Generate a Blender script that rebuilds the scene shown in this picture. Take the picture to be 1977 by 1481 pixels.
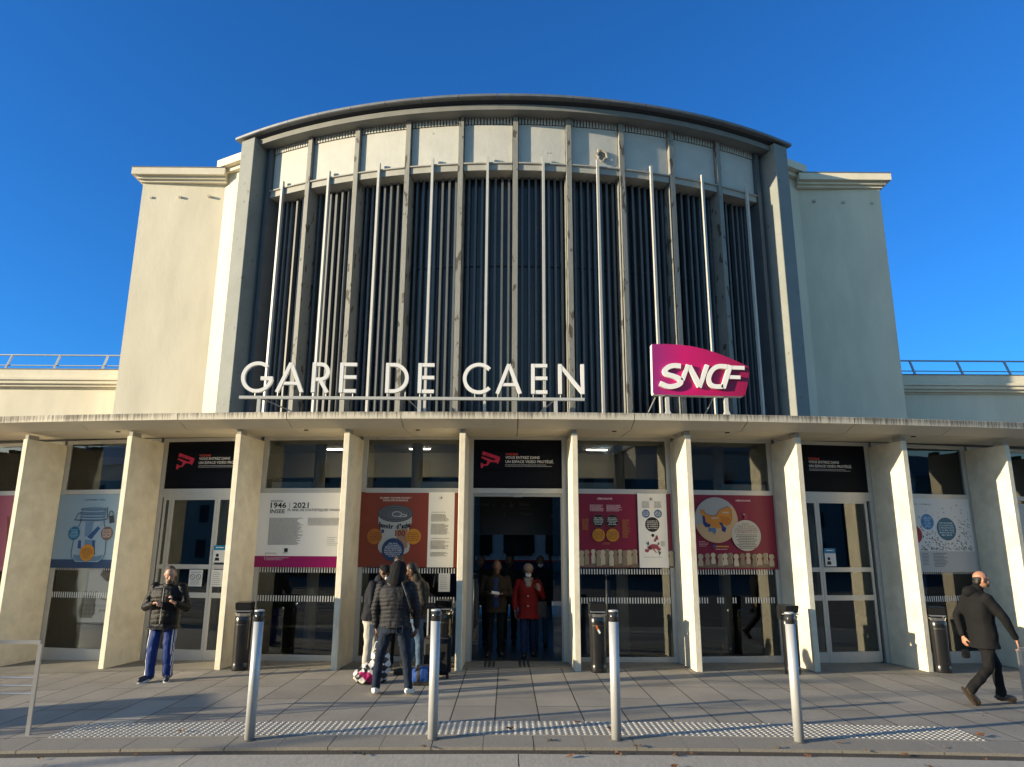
import bpy, bmesh, math, random
from math import sin, cos, radians, pi, sqrt, atan2, tan
from mathutils import Vector, Matrix, noise
random.seed(7)
for o in list(bpy.data.objects): bpy.data.objects.remove(o)
scene = bpy.context.scene
COL = scene.collection

# ---------------------------------------------------------------- camera
cam_d = bpy.data.cameras.new('camera'); cam = bpy.data.objects.new('camera', cam_d); COL.objects.link(cam)
cam_d.sensor_width = 36; cam_d.sensor_fit = 'HORIZONTAL'; cam_d.lens = 24.966
cam_d.clip_end = 3000; cam_d.clip_start = 0.05
YAW, PIT, ROL = 0.00644948, 0.225971, 0.004826
Fv = Vector((sin(YAW)*cos(PIT), cos(YAW)*cos(PIT), sin(PIT)))
R0v = Vector((cos(YAW), -sin(YAW), 0)); U0v = R0v.cross(Fv)
Rv = R0v*cos(ROL)+U0v*sin(ROL); Uv = -R0v*sin(ROL)+U0v*cos(ROL)
M = Matrix((Rv, Uv, -Fv)).transposed().to_4x4(); M.translation = Vector((0, 0, 1.92))
cam.matrix_world = M
scene.camera = cam

# ---------------------------------------------------------------- light
SUN_AZ, SUN_EL = radians(19.5), radians(11.8)      # the light travels towards +x and a little +y
ldir = Vector((cos(SUN_AZ)*cos(SUN_EL), sin(SUN_AZ)*cos(SUN_EL), -sin(SUN_EL)))
sd = bpy.data.lights.new('sun', 'SUN'); sun = bpy.data.objects.new('sun', sd); COL.objects.link(sun)
sd.energy = 5.0; sd.angle = radians(0.55); sd.color = (1.0, 0.835, 0.57)
sun.rotation_euler = ldir.to_track_quat('-Z', 'Y').to_euler(); sun.location = (-30, -12, 20)
w = bpy.data.worlds.new('World'); scene.world = w; w.use_nodes = True
nt = w.node_tree; nt.nodes.clear()
sky = nt.nodes.new('ShaderNodeTexSky'); sky.sky_type = 'NISHITA'; sky.sun_disc = False
sky.sun_elevation = radians(11.8)
sky.sun_rotation = atan2(-ldir.x, -ldir.y)
sky.altitude = 0; sky.air_density = 1.0; sky.dust_density = 0.25; sky.ozone_density = 5.0
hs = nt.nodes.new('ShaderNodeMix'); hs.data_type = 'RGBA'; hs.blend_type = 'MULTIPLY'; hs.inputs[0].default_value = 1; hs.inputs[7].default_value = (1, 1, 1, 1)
# deep blue sky ahead; behind the viewpoint made paler and brighter to lift the shaded fronts
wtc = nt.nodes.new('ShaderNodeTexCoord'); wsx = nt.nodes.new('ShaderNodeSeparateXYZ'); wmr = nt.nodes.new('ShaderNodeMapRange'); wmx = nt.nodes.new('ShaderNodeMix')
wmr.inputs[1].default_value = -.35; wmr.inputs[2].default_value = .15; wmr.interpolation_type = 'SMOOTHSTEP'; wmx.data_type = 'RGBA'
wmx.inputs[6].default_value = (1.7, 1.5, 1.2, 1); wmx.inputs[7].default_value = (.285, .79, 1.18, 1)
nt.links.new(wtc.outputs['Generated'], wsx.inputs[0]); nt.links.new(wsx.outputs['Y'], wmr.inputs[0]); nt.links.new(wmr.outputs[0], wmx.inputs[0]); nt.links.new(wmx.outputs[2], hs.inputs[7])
bg = nt.nodes.new('ShaderNodeBackground'); bg.inputs['Strength'].default_value = 0.12
wo = nt.nodes.new('ShaderNodeOutputWorld')
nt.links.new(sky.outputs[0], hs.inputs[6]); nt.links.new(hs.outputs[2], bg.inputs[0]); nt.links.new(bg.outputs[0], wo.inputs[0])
scene.view_settings.view_transform = 'Standard'; scene.view_settings.look = 'None'
scene.view_settings.exposure = 0.82; scene.view_settings.gamma = 1
scene.cycles.max_bounces = 8; scene.cycles.transparent_max_bounces = 16

# ---------------------------------------------------------------- materials
def s2l(c):
    return tuple(((x/255)/12.92 if x/255 <= 0.04045 else ((x/255+0.055)/1.055)**2.4) for x in c)
MATS = {}
def mat(name, col, rough=0.7, metal=0.0, var=0.0, vs=3.0, bump=0.0, bs=40.0, spec=0.5, stretch=(1, 1, 1), patch=None, coat=0.0, trans=0.0):
    """col linear; var = brightness variation by noise; patch = (colour, scale, threshold) wear"""
    if name in MATS: return MATS[name]
    m = bpy.data.materials.new(name); m.use_nodes = True; MATS[name] = m
    n = m.node_tree.nodes; l = m.node_tree.links; b = n['Principled BSDF']
    b.inputs['Base Color'].default_value = (*col, 1); b.inputs['Roughness'].default_value = rough
    b.inputs['Metallic'].default_value = metal; b.inputs['Specular IOR Level'].default_value = spec
    b.inputs['Coat Weight'].default_value = coat
    if trans: b.inputs['Transmission Weight'].default_value = trans
    if var or bump or patch:
        tc = n.new('ShaderNodeTexCoord'); mp = n.new('ShaderNodeMapping'); mp.inputs['Scale'].default_value = stretch
        l.new(tc.outputs['Object'], mp.inputs[0])
    out = None
    if var:
        t = n.new('ShaderNodeTexNoise'); t.inputs['Scale'].default_value = vs; t.inputs['Detail'].default_value = 8; t.inputs['Roughness'].default_value = .62
        l.new(mp.outputs[0], t.inputs['Vector'])
        r = n.new('ShaderNodeMapRange'); r.inputs[1].default_value = .3; r.inputs[2].default_value = .7
        r.inputs[3].default_value = 1-var; r.inputs[4].default_value = 1+var*.6; l.new(t.outputs['Fac'], r.inputs[0])
        mx = n.new('ShaderNodeMix'); mx.data_type = 'RGBA'; mx.blend_type = 'MULTIPLY'; mx.inputs[0].default_value = 1
        mx.inputs[6].default_value = (*col, 1); l.new(r.outputs[0], mx.inputs[7]); out = mx.outputs[2]
    if patch:
        pc, ps, th = patch[:3]
        t = n.new('ShaderNodeTexNoise'); t.inputs['Scale'].default_value = ps; t.inputs['Detail'].default_value = 5
        l.new(mp.outputs[0], t.inputs['Vector'])
        r = n.new('ShaderNodeMapRange'); r.inputs[1].default_value = th; r.inputs[2].default_value = th+(patch[3] if len(patch) > 3 else .025); l.new(t.outputs['Fac'], r.inputs[0])
        mx = n.new('ShaderNodeMix'); mx.data_type = 'RGBA'; mx.inputs[7].default_value = (*pc, 1)
        if out: l.new(out, mx.inputs[6])
        else: mx.inputs[6].default_value = (*col, 1)
        l.new(r.outputs[0], mx.inputs[0]); out = mx.outputs[2]
    if out: l.new(out, b.inputs['Base Color'])
    if bump:
        t = n.new('ShaderNodeTexNoise'); t.inputs['Scale'].default_value = bs; t.inputs['Detail'].default_value = 6
        l.new(mp.outputs[0], t.inputs['Vector'])
        bp = n.new('ShaderNodeBump'); bp.inputs['Strength'].default_value = bump; bp.inputs['Distance'].default_value = .02
        l.new(t.outputs['Fac'], bp.inputs['Height']); l.new(bp.outputs[0], b.inputs['Normal'])
    return m

plaster = mat('cream_plaster', (.735, .675, .53), .85, var=.12, vs=1.6, bump=.12, bs=25, stretch=(1, 1, .3), patch=((.62, .56, .43), 1.1, .52, .35))
plaster2 = mat('cream_plaster_cornice', (.72, .66, .52), .85, var=.10, vs=2, bump=.2, bs=9)
greyconc = mat('grey_painted_concrete', (.225, .24, .23), .8, var=.12, vs=2, patch=((.16, .16, .15), 9, .66), bump=.15, bs=30)
postpaint = mat('peeling_grey_post_paint', (.235, .235, .215), .7, var=.12, vs=4, patch=((.08, .07, .055), 6, .60), bump=.3, bs=25, stretch=(1.4, 1.4, .55))
finpaint = mat('pale_grey_metal', (.47, .47, .45), .45, var=.08, vs=6)
mullpaint = mat('blue_grey_mullion_paint', (.095, .107, .12), .5, var=.15, vs=3)
panelpaint = mat('drum_panel_paint', (.49, .49, .455), .8, var=.08, vs=3, patch=((.23, .21, .18), 6, .72), bump=.2, bs=12)
ledgepaint = mat('drum_ledge_paint', (.36, .355, .32), .8, var=.12, vs=3)
bandpaint = mat('drum_band_paint', (.19, .192, .18), .75, var=.15, vs=3)
zinc = mat('zinc_sheet', (.17, .18, .19), .5, metal=.3, var=.2, vs=5)
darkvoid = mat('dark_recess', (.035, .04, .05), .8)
fincon = mat('cast_concrete_fin', (.73, .67, .53), .8, var=.12, vs=5, bump=.22, bs=30, patch=((.58, .52, .40), 2.4, .50, .25))
fincon2 = mat('grey_concrete_spacer', (.33, .32, .28), .8, var=.1)
soffit = mat('soffit_paint', (.62, .57, .46), .7, var=.06, vs=2)
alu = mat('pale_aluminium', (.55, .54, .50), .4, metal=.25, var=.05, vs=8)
alud = mat('mid_grey_aluminium', (.36, .36, .34), .45, metal=.3)  # darker grey metal for thin frames, legs and braces
white = mat('white_sign_paint', (.80, .79, .76), .4)
blackpl = mat('black_gloss_plastic', (.012, .012, .013), .25, coat=.4)
blackm = mat('matt_black', (.012, .012, .014), .6)
steel = mat('brushed_steel', (.55, .56, .57), .32, metal=.85, var=.08, vs=9, stretch=(1, 1, 6))
chrome = mat('chrome', (.75, .75, .76), .12, metal=1)
bolpaint = mat('bollard_grey_metal', (.52, .53, .53), .42, metal=.3, var=.05, vs=6)
railpaint = mat('galvanised_rail', (.42, .44, .45), .5, metal=.5)
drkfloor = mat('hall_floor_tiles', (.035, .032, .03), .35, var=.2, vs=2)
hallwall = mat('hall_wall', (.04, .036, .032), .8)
hallcol = mat('hall_column_paint', (.62, .57, .46), .7)

def glassmat(name, tint, base_refl, rough=0.015):
    m = bpy.data.materials.new(name); m.use_nodes = True; n = m.node_tree.nodes; l = m.node_tree.links; n.clear()
    tr = n.new('ShaderNodeBsdfTransparent'); tr.inputs[0].default_value = (*tint, 1)
    gl = n.new('ShaderNodeBsdfGlossy'); gl.inputs['Roughness'].default_value = rough; gl.inputs['Color'].default_value = (.9, .93, .95, 1)
    fr = n.new('ShaderNodeFresnel'); fr.inputs[0].default_value = 1.5
    ad = n.new('ShaderNodeMath'); ad.operation = 'ADD'; ad.inputs[1].default_value = base_refl; l.new(fr.outputs[0], ad.inputs[0])
    mx = n.new('ShaderNodeMixShader'); l.new(ad.outputs[0], mx.inputs[0]); l.new(tr.outputs[0], mx.inputs[1]); l.new(gl.outputs[0], mx.inputs[2])
    tc = n.new('ShaderNodeTexCoord'); t = n.new('ShaderNodeTexNoise'); t.inputs['Scale'].default_value = 1.1; l.new(tc.outputs['Object'], t.inputs['Vector'])
    bp = n.new('ShaderNodeBump'); bp.inputs['Strength'].default_value = .04; bp.inputs['Distance'].default_value = .02
    l.new(t.outputs['Fac'], bp.inputs['Height']); l.new(bp.outputs[0], gl.inputs['Normal'])
    o = n.new('ShaderNodeOutputMaterial'); l.new(mx.outputs[0], o.inputs[0]); return m
glass_up = glassmat('tinted_upper_glass', (.80, .81, .79), .03)
glass_lo = glassmat('clear_shop_glass', (.74, .76, .75), .03)
def drumglass():
    m = bpy.data.materials.new('dark_blue_drum_glass'); m.use_nodes = True; n = m.node_tree.nodes; l = m.node_tree.links; b = n['Principled BSDF']
    tc = n.new('ShaderNodeTexCoord'); mp = n.new('ShaderNodeMapping'); mp.inputs['Scale'].default_value = (5.2, 5.2, .8); l.new(tc.outputs['Object'], mp.inputs[0])
    v = n.new('ShaderNodeTexVoronoi'); v.inputs['Scale'].default_value = 1; l.new(mp.outputs[0], v.inputs['Vector'])
    r = n.new('ShaderNodeValToRGB'); r.color_ramp.elements[0].color = (.006, .010, .018, 1); r.color_ramp.elements[1].color = (.03, .045, .065, 1)
    e = r.color_ramp.elements.new(.6); e.color = (.028, .024, .02, 1); r.color_ramp.interpolation = 'CONSTANT'
    l.new(v.outputs['Color'], r.inputs[0]); l.new(r.outputs[0], b.inputs['Base Color']); b.inputs['Roughness'].default_value = .22
    return m
drum_glass = drumglass()

def streaky(name, col, dirt):
    """weather streaks running down from the top of a thin concrete edge (top at local z=0)"""
    m = bpy.data.materials.new(name); m.use_nodes = True; n = m.node_tree.nodes; l = m.node_tree.links; b = n['Principled BSDF']
    tc = n.new('ShaderNodeTexCoord'); mp = n.new('ShaderNodeMapping'); mp.inputs['Scale'].default_value = (30, 30, 1.5); l.new(tc.outputs['Object'], mp.inputs[0])
    t = n.new('ShaderNodeTexNoise'); t.inputs['Scale'].default_value = 1; t.inputs['Detail'].default_value = 6; l.new(mp.outputs[0], t.inputs['Vector'])
    t2 = n.new('ShaderNodeTexNoise'); t2.inputs['Scale'].default_value = .8; l.new(tc.outputs['Object'], t2.inputs['Vector'])
    sx = n.new('ShaderNodeSeparateXYZ'); l.new(tc.outputs['Object'], sx.inputs[0])
    zr = n.new('ShaderNodeMapRange'); zr.inputs[1].default_value = -.11; zr.inputs[2].default_value = 0; zr.inputs[3].default_value = -.12; zr.inputs[4].default_value = .16; l.new(sx.outputs['Z'], zr.inputs[0])
    a = n.new('ShaderNodeMath'); l.new(t.outputs['Fac'], a.inputs[0]); l.new(zr.outputs[0], a.inputs[1])
    a2 = n.new('ShaderNodeMath'); a2.operation = 'MULTIPLY_ADD'; a2.inputs[1].default_value = .5; a2.inputs[2].default_value = 0; l.new(t2.outputs['Fac'], a2.inputs[0])
    a3 = n.new('ShaderNodeMath'); l.new(a.outputs[0], a3.inputs[0]); l.new(a2.outputs[0], a3.inputs[1])
    r = n.new('ShaderNodeMapRange'); r.inputs[1].default_value = .70; r.inputs[2].default_value = 1.0; l.new(a3.outputs[0], r.inputs[0])
    mx = n.new('ShaderNodeMix'); mx.data_type = 'RGBA'; mx.inputs[6].default_value = (*col, 1); mx.inputs[7].default_value = (*dirt, 1)
    l.new(r.outputs[0], mx.inputs[0]); l.new(mx.outputs[2], b.inputs['Base Color']); b.inputs['Roughness'].default_value = .85
    return m
fascia_m = streaky('weather_streaked_concrete_edge', (.56, .52, .43), (.15, .135, .11))

def pavement_mat():
    m = bpy.data.materials.new('granite_pavers'); m.use_nodes = True; n = m.node_tree.nodes; l = m.node_tree.links; b = n['Principled BSDF']
    tc = n.new('ShaderNodeTexCoord'); mp = n.new('ShaderNodeMapping'); mp.inputs['Rotation'].default_value = (0, 0, radians(90)); mp.inputs['Location'].default_value = (0, .12, 0)
    l.new(tc.outputs['Object'], mp.inputs[0])
    def brick(c1, c2, mo, msz, bias):
        br = n.new('ShaderNodeTexBrick'); br.inputs['Scale'].default_value = 1; br.inputs['Brick Width'].default_value = 1.35; br.inputs['Row Height'].default_value = .509
        br.inputs['Mortar Size'].default_value = msz; br.inputs['Mortar Smooth'].default_value = .1; br.offset = .37; br.offset_frequency = 3; br.squash = 1
        br.inputs['Color1'].default_value = c1; br.inputs['Color2'].default_value = c2; br.inputs['Mortar'].default_value = mo; br.inputs['Bias'].default_value = bias
        l.new(mp.outputs[0], br.inputs['Vector']); return br
    br = brick((.262, .238, .20, 1), (.352, .318, .268, 1), (.025, .022, .02, 1), .008, -.2)
    t = n.new('ShaderNodeTexNoise'); t.inputs['Scale'].default_value = 140; t.inputs['Detail'].default_value = 3; l.new(tc.outputs['Object'], t.inputs['Vector'])
    t2 = n.new('ShaderNodeTexNoise'); t2.inputs['Scale'].default_value = 1.2; t2.inputs['Detail'].default_value = 7; l.new(tc.outputs['Object'], t2.inputs['Vector'])
    r = n.new('ShaderNodeMapRange'); r.inputs[1].default_value = .25; r.inputs[2].default_value = .75; r.inputs[3].default_value = .62; r.inputs[4].default_value = 1.38; l.new(t.outputs['Fac'], r.inputs[0])
    r2 = n.new('ShaderNodeMapRange'); r2.inputs[1].default_value = .3; r2.inputs[2].default_value = .7; r2.inputs[3].default_value = .84; r2.inputs[4].default_value = 1.12; l.new(t2.outputs['Fac'], r2.inputs[0])
    mm = n.new('ShaderNodeMath'); mm.operation = 'MULTIPLY'; l.new(r.outputs[0], mm.inputs[0]); l.new(r2.outputs[0], mm.inputs[1])
    mx = n.new('ShaderNodeMix'); mx.data_type = 'RGBA'; mx.blend_type = 'MULTIPLY'; mx.inputs[0].default_value = 1
    l.new(br.outputs['Color'], mx.inputs[6]); l.new(mm.outputs[0], mx.inputs[7])
    # scattered dark gum spots
    v = n.new('ShaderNodeTexVoronoi'); v.inputs['Scale'].default_value = 3.2; l.new(tc.outputs['Object'], v.inputs['Vector'])
    vr = n.new('ShaderNodeMapRange'); vr.inputs[1].default_value = .035; vr.inputs[2].default_value = .06; vr.inputs[3].default_value = .55; vr.inputs[4].default_value = 1; l.new(v.outputs['Distance'], vr.inputs[0])
    mx2 = n.new('ShaderNodeMix'); mx2.data_type = 'RGBA'; mx2.blend_type = 'MULTIPLY'; mx2.inputs[0].default_value = 1
    l.new(mx.outputs[2], mx2.inputs[6]); l.new(vr.outputs[0], mx2.inputs[7])
    l.new(mx2.outputs[2], b.inputs['Base Color']); b.inputs['Roughness'].default_value = .75
    bp = n.new('ShaderNodeBump'); bp.inputs['Strength'].default_value = .5; bp.inputs['Distance'].default_value = .006
    ah = n.new('ShaderNodeMath'); ah.operation = 'MULTIPLY_ADD'; ah.inputs[1].default_value = -2.0; l.new(br.outputs['Fac'], ah.inputs[0]); l.new(t.outputs['Fac'], ah.inputs[2])
    l.new(ah.outputs[0], bp.inputs['Height']); l.new(bp.outputs[0], b.inputs['Normal'])
    return m
pave_m = pavement_mat()
threshold_m = mat('threshold_slabs', (.20, .185, .155), .8, var=.2, vs=3, bump=.2, bs=60)
kerb_m = mat('kerb_granite', (.25, .23, .195), .8, var=.22, vs=60, bump=.4, bs=90)
asphalt = mat('asphalt_road', (.12, .11, .095), .9, var=.5, vs=90, bump=.6, bs=120)
channel_m = mat('grooved_concrete_band', (.38, .35, .295), .85, var=.2, vs=14, bump=.35, bs=30, stretch=(4, .7, 1))
tactile_m = mat('white_tactile_studs', (.54, .52, .47), .6, var=.12, vs=20)
tactile_b = mat('tactile_slab', (.27, .255, .22), .8, var=.12, vs=8)
leafm = [mat('dry_leaf_brown', (.17, .075, .03), .7, var=.3, vs=20), mat('dry_leaf_orange', (.17, .08, .035), .7, var=.3, vs=20), mat('dry_leaf_dull', (.13, .09, .05), .8, var=.3, vs=20)]

# ---------------------------------------------------------------- helpers
def tag(o, label=None, cat=None, group=None, kind=None):
    if label: o['label'] = label
    if cat: o['category'] = cat
    if group: o['group'] = group
    if kind: o['kind'] = kind
    return o
def mk(name, bm, m, parent=None, mw=None, smooth=False):
    me = bpy.data.meshes.new(name); bmesh.ops.recalc_face_normals(bm, faces=bm.faces); bm.to_mesh(me); bm.free()
    for x in (m if isinstance(m, (list, tuple)) else [m]): me.materials.append(x)
    o = bpy.data.objects.new(name, me); COL.objects.link(o)
    if smooth:
        for p in me.polygons: p.use_smooth = True
    if mw is not None: o.matrix_world = mw
    if parent is not None: par(o, parent)
    return o
def par(o, p):
    o.parent = p; o.matrix_parent_inverse = WM(p).inverted()
def WM(p):
    bpy.context.view_layer.update(); return p.matrix_world.copy()
WMC = {}
def empty(name, loc=(0, 0, 0), rz=0, mw=None):
    o = bpy.data.objects.new(name, None); COL.objects.link(o); o.empty_display_size = .2
    if mw is not None: o.matrix_world = mw
    else: o.location = loc; o.rotation_euler = (0, 0, rz)
    return o
def part(name, bm, m, parent, smooth=False):
    """mesh written in its parent's own coordinates"""
    me = bpy.data.meshes.new(name); bmesh.ops.recalc_face_normals(bm, faces=bm.faces); bm.to_mesh(me); bm.free()
    for x in (m if isinstance(m, (list, tuple)) else [m]): me.materials.append(x)
    o = bpy.data.objects.new(name, me); COL.objects.link(o); o.parent = parent
    if smooth:
        for p in me.polygons: p.use_smooth = True
    return o
def copy_tree(o, parent=None):
    c = o.copy(); COL.objects.link(c); c.parent = parent
    for ch in list(o.children): copy_tree(ch, c)
    return c
def hexa(bm, p, mi=0):
    v = [bm.verts.new(q) for q in p]
    for f in ((0, 1, 2, 3), (7, 6, 5, 4), (0, 4, 5, 1), (1, 5, 6, 2), (2, 6, 7, 3), (3, 7, 4, 0)):
        bm.faces.new([v[i] for i in f]).material_index = mi
def box(bm, x0, x1, y0, y1, z0, z1, mi=0):
    hexa(bm, [(x0, y0, z0), (x1, y0, z0), (x1, y1, z0), (x0, y1, z0), (x0, y0, z1), (x1, y0, z1), (x1, y1, z1), (x0, y1, z1)], mi)
def prism(bm, plan, z0, z1, mi=0):
    a = [bm.verts.new((x, y, z0)) for x, y in plan]; b = [bm.verts.new((x, y, z1)) for x, y in plan]; n = len(plan)
    bm.faces.new(a).material_index = mi; bm.faces.new(b[::-1]).material_index = mi
    for i in range(n): bm.faces.new((a[i], a[(i+1) % n], b[(i+1) % n], b[i])).material_index = mi
def cyl(bm, p0, p1, r0, r1=None, n=12, cap=True, mi=0):
    p0 = Vector(p0); p1 = Vector(p1); r1 = r0 if r1 is None else r1
    d = (p1-p0).normalized(); a = d.orthogonal().normalized(); b = d.cross(a)
    A = [bm.verts.new(p0+(a*cos(2*pi*i/n)+b*sin(2*pi*i/n))*r0) for i in range(n)]
    B = [bm.verts.new(p1+(a*cos(2*pi*i/n)+b*sin(2*pi*i/n))*r1) for i in range(n)]
    for i in range(n): bm.faces.new((A[i], A[(i+1) % n], B[(i+1) % n], B[i])).material_index = mi
    if cap: bm.faces.new(A[::-1]).material_index = mi; bm.faces.new(B).material_index = mi
def tube(bm, pts, r, n=8, mi=0):
    for i in range(len(pts)-1): cyl(bm, pts[i], pts[i+1], r if not isinstance(r, (list, tuple)) else r[i], r if not isinstance(r, (list, tuple)) else r[i+1], n, True, mi)
def lathe(bm, prof, n=24, c=(0, 0), sx=1, sy=1, mi=0):
    rings = [[bm.verts.new((c[0]+r*sx*cos(2*pi*i/n), c[1]+r*sy*sin(2*pi*i/n), z)) for i in range(n)] for r, z in prof]
    for a, b in zip(rings, rings[1:]):
        for i in range(n): bm.faces.new((a[i], a[(i+1) % n], b[(i+1) % n], b[i])).material_index = mi
    bm.faces.new(rings[0][::-1]).material_index = mi; bm.faces.new(rings[-1]).material_index = mi
def ring_seg(bm, C, prof, a0, a1, n, mi=0, zf=None):
    """closed profile [(radius,z)] swept about centre C from angle a0 to a1 (radians from -Y)"""
    rs = []
    for i in range(n+1):
        a = a0+(a1-a0)*i/n
        rs.append([bm.verts.new((C[0]+r*sin(a), C[1]-r*cos(a), z+(zf(C[0]+r*sin(a)) if zf else 0))) for r, z in prof])
    k = len(prof)
    for A, B in zip(rs, rs[1:]):
        for j in range(k): bm.faces.new((A[j], A[(j+1) % k], B[(j+1) % k], B[j])).material_index = mi
    bm.faces.new(rs[0][::-1]).material_index = mi; bm.faces.new(rs[-1]).material_index = mi
BM = bmesh.new
def flat(bm, pts, y=0.0, mi=0):
    """polygon in a poster's (u,z) plane, at depth y in front of it"""
    f = bm.faces.new([bm.verts.new((u, -y, z)) for u, z in pts]); f.material_index = mi
def disc(bm, u, z, r, y=0.0, n=32, ry=None, mi=0):
    ry = ry or r; flat(bm, [(u+r*cos(2*pi*i/n), z+ry*sin(2*pi*i/n)) for i in range(n)], y, mi)
def rect(bm, u0, u1, z0, z1, y=0.0, mi=0): flat(bm, [(u0, z0), (u1, z0), (u1, z1), (u0, z1)], y, mi)
def stroke(bm, pts, wd, y0=0.0, y1=None, mi=0, close=False):
    """polyline of given width in the (u,z) plane; with y1 it is extruded in depth"""
    P = [Vector(p) for p in pts]; L = []; R = []; n = len(P)
    for i in range(n):
        a = P[i-1] if i > 0 else (P[-1] if close else None); b = P[i+1] if i < n-1 else (P[0] if close else None)
        d1 = (P[i]-a).normalized() if a is not None else None; d2 = (b-P[i]).normalized() if b is not None else None
        d1 = d1 or d2; d2 = d2 or d1
        n1 = Vector((-d1.y, d1.x)); n2 = Vector((-d2.y, d2.x)); m = (n1+n2)
        m = n1 if m.length < 1e-4 else m.normalized(); k = min(1/max(m.dot(n1), .35), 2.2)*wd/2
        L.append(P[i]+m*k); R.append(P[i]-m*k)
    rng = range(n if close else n-1)
    if y1 is None:
        l = [bm.verts.new((p.x, -y0, p.y)) for p in L]; r = [bm.verts.new((p.x, -y0, p.y)) for p in R]
        for i in rng: j = (i+1) % n; bm.faces.new((l[i], r[i], r[j], l[j])).material_index = mi
    else:
        q = [[bm.verts.new((p.x, -y, p.y)) for p in S] for y in (y0, y1) for S in (L, R)]
        for i in rng:
            j = (i+1) % n
            for a, b in ((q[0], q[1]), (q[1], q[3]), (q[3], q[2]), (q[2], q[0])): bm.faces.new((a[i], b[i], b[j], a[j])).material_index = mi
        if not close:
            for i in (0, n-1): bm.faces.new((q[0][i], q[1][i], q[3][i], q[2][i])).material_index = mi
def arc(cx, cz, rx, rz, a0, a1, n=16):
    return [(cx+rx*cos(radians(a0+(a1-a0)*i/n)), cz+rz*sin(radians(a0+(a1-a0)*i/n))) for i in range(n+1)]

FONTC = {}
def text_bm(bm, s, u0, u1, zb, h, y, bold=0.0, mi=0, shear=0.0):
    """lettering squeezed into [u0,u1], baseline zb, capital height h"""
    key = (s, round(bold, 3), shear)
    if key not in FONTC:
        c = bpy.data.curves.new('t', 'FONT'); c.body = s; c.size = 1; c.offset = bold; c.resolution_u = 2; c.shear = shear
        o = bpy.data.objects.new('t', c); COL.objects.link(o); bpy.context.view_layer.update()
        me = bpy.data.meshes.new_from_object(o.evaluated_get(bpy.context.evaluated_depsgraph_get()))
        vs = [(v.co.x, v.co.y) for v in me.vertices]; fs = [tuple(p.vertices) for p in me.polygons]
        bpy.data.objects.remove(o); bpy.data.curves.remove(c); bpy.data.meshes.remove(me); FONTC[key] = (vs, fs)
    vs, fs = FONTC[key]
    if not vs: return
    x0 = min(v[0] for v in vs); x1 = max(v[0] for v in vs)
    sx = (u1-u0)/(x1-x0) if u1 is not None else h/.70
    V = [bm.verts.new((u0+(a-x0)*sx, -y, zb+b*h/.70)) for a, b in vs]
    for f in fs:
        try: bm.faces.new([V[i] for i in f]).material_index = mi
        except ValueError: pass
def body_lines(bm, u0, u1, z1, z0, pitch, th, y, rag=.35, mi=0, seed=1, centre=False, words=True):
    """small illegible print: rows of word-length dashes"""
    rr = random.Random(seed); z = z1
    while z > z0:
        W = (u1-u0)*(1-rag*rr.random()); a = u0+((u1-u0-W)/2 if centre else 0); e = a+W
        if words:
            while a < e-.006:
                l = min(rr.uniform(.012, .045), e-a); rect(bm, a, a+l, z-th, z, y, mi); a += l+.006
        else: rect(bm, a, e, z-th, z, y, mi)
        z -= pitch

# ---------------------------------------------------------------- geometry constants
FX, FR, FD = 0.122, 39.037, 11.985            # facade arc: centre x, radius, nearest point
FC = (FX, FD+FR)
PH = [-20.0, -16.6, -13.301, -10.092, -7.060, -4.217, -1.293, 1.509, 4.389, 7.320, 10.340, 13.615, 17.0, 20.4]
G = 0.001927
def gz(x): return -G*min(abs(x-FX), 14)**2
def fp(ph, off, z): a = radians(ph); r = FR+off; return Vector((FC[0]+r*sin(a), FC[1]-r*cos(a), z))
ZS = 3.88                                      # soffit height

# ---------------------------------------------------------------- ground
def sheet(name, x0, x1, ys, dz, m, nx=60, label=None):
    bm = BM(); g = [[bm.verts.new((x0+(x1-x0)*i/nx, y, gz(x0+(x1-x0)*i/nx)+z)) for i in range(nx+1)] for y, z in ys]
    for a, b in zip(g, g[1:]):
        for i in range(nx): bm.faces.new((a[i], a[i+1], b[i+1], b[i]))
    o = mk(name, bm, m); tag(o, kind='structure'); return o
sheet('ground', -900, 900, [(-900, -.30), (-60, -.30), (60, -.30), (1500, -.30)], 0, asphalt, 120)
sheet('pavement', -30, 30, [(8.055, 0), (11.9, 0), (12.6, 0), (16, .0), (18, .0)], 0, pave_m)
sheet('threshold_paving', -14, 14, [(12.28, .004), (13.1, .006), (16, .006)], 0, threshold_m)
bm = BM()
for i in range(-30, 31):
    x0, x1 = i*1.02+.29, i*1.02+1.30
    if abs(x0) > 29: continue
    for k in range(2):
        a, b = (x0, x0+.503) if k == 0 else (x0+.508, x1)
        z0, z1 = gz(a), gz(b)
        hexa(bm, [(a, 7.66, z0-.3), (b, 7.66, z1-.3), (b, 8.05, z1-.3), (a, 8.05, z0-.3), (a, 7.66, z0-.012), (b, 7.66, z1-.012), (b, 8.05, z1+.001), (a, 8.05, z0+.001)])
kerb = mk('kerb', bm, kerb_m); tag(kerb, kind='structure')
sheet('gutter', -30, 30, [(7.46, -.045), (7.67, -.040)], 0, mat('gutter_dirt', (.06, .052, .042), .95, var=.5, vs=40, bump=.8, bs=60))
sheet('road', -120, 120, [(-60, -.09), (0, -.075), (7.12, -.046), (7.47, -.040)], 0, asphalt, 160)
bm = BM()
for i in range(-10, 11):
    a, b = .13-3.1*i, .13-3.1*i+3.09
    z0, z1 = gz(a), gz(b)
    hexa(bm, [(a, 7.08, z0-.3), (b, 7.08, z1-.3), (b, 7.475, z1-.3), (a, 7.475, z0-.3), (a, 7.08, z0-.030), (b, 7.08, z1-.030), (b, 7.475, z1-.026), (a, 7.475, z0-.026)])
tag(mk('drainage_channel_band', bm, channel_m), kind='structure')
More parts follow.
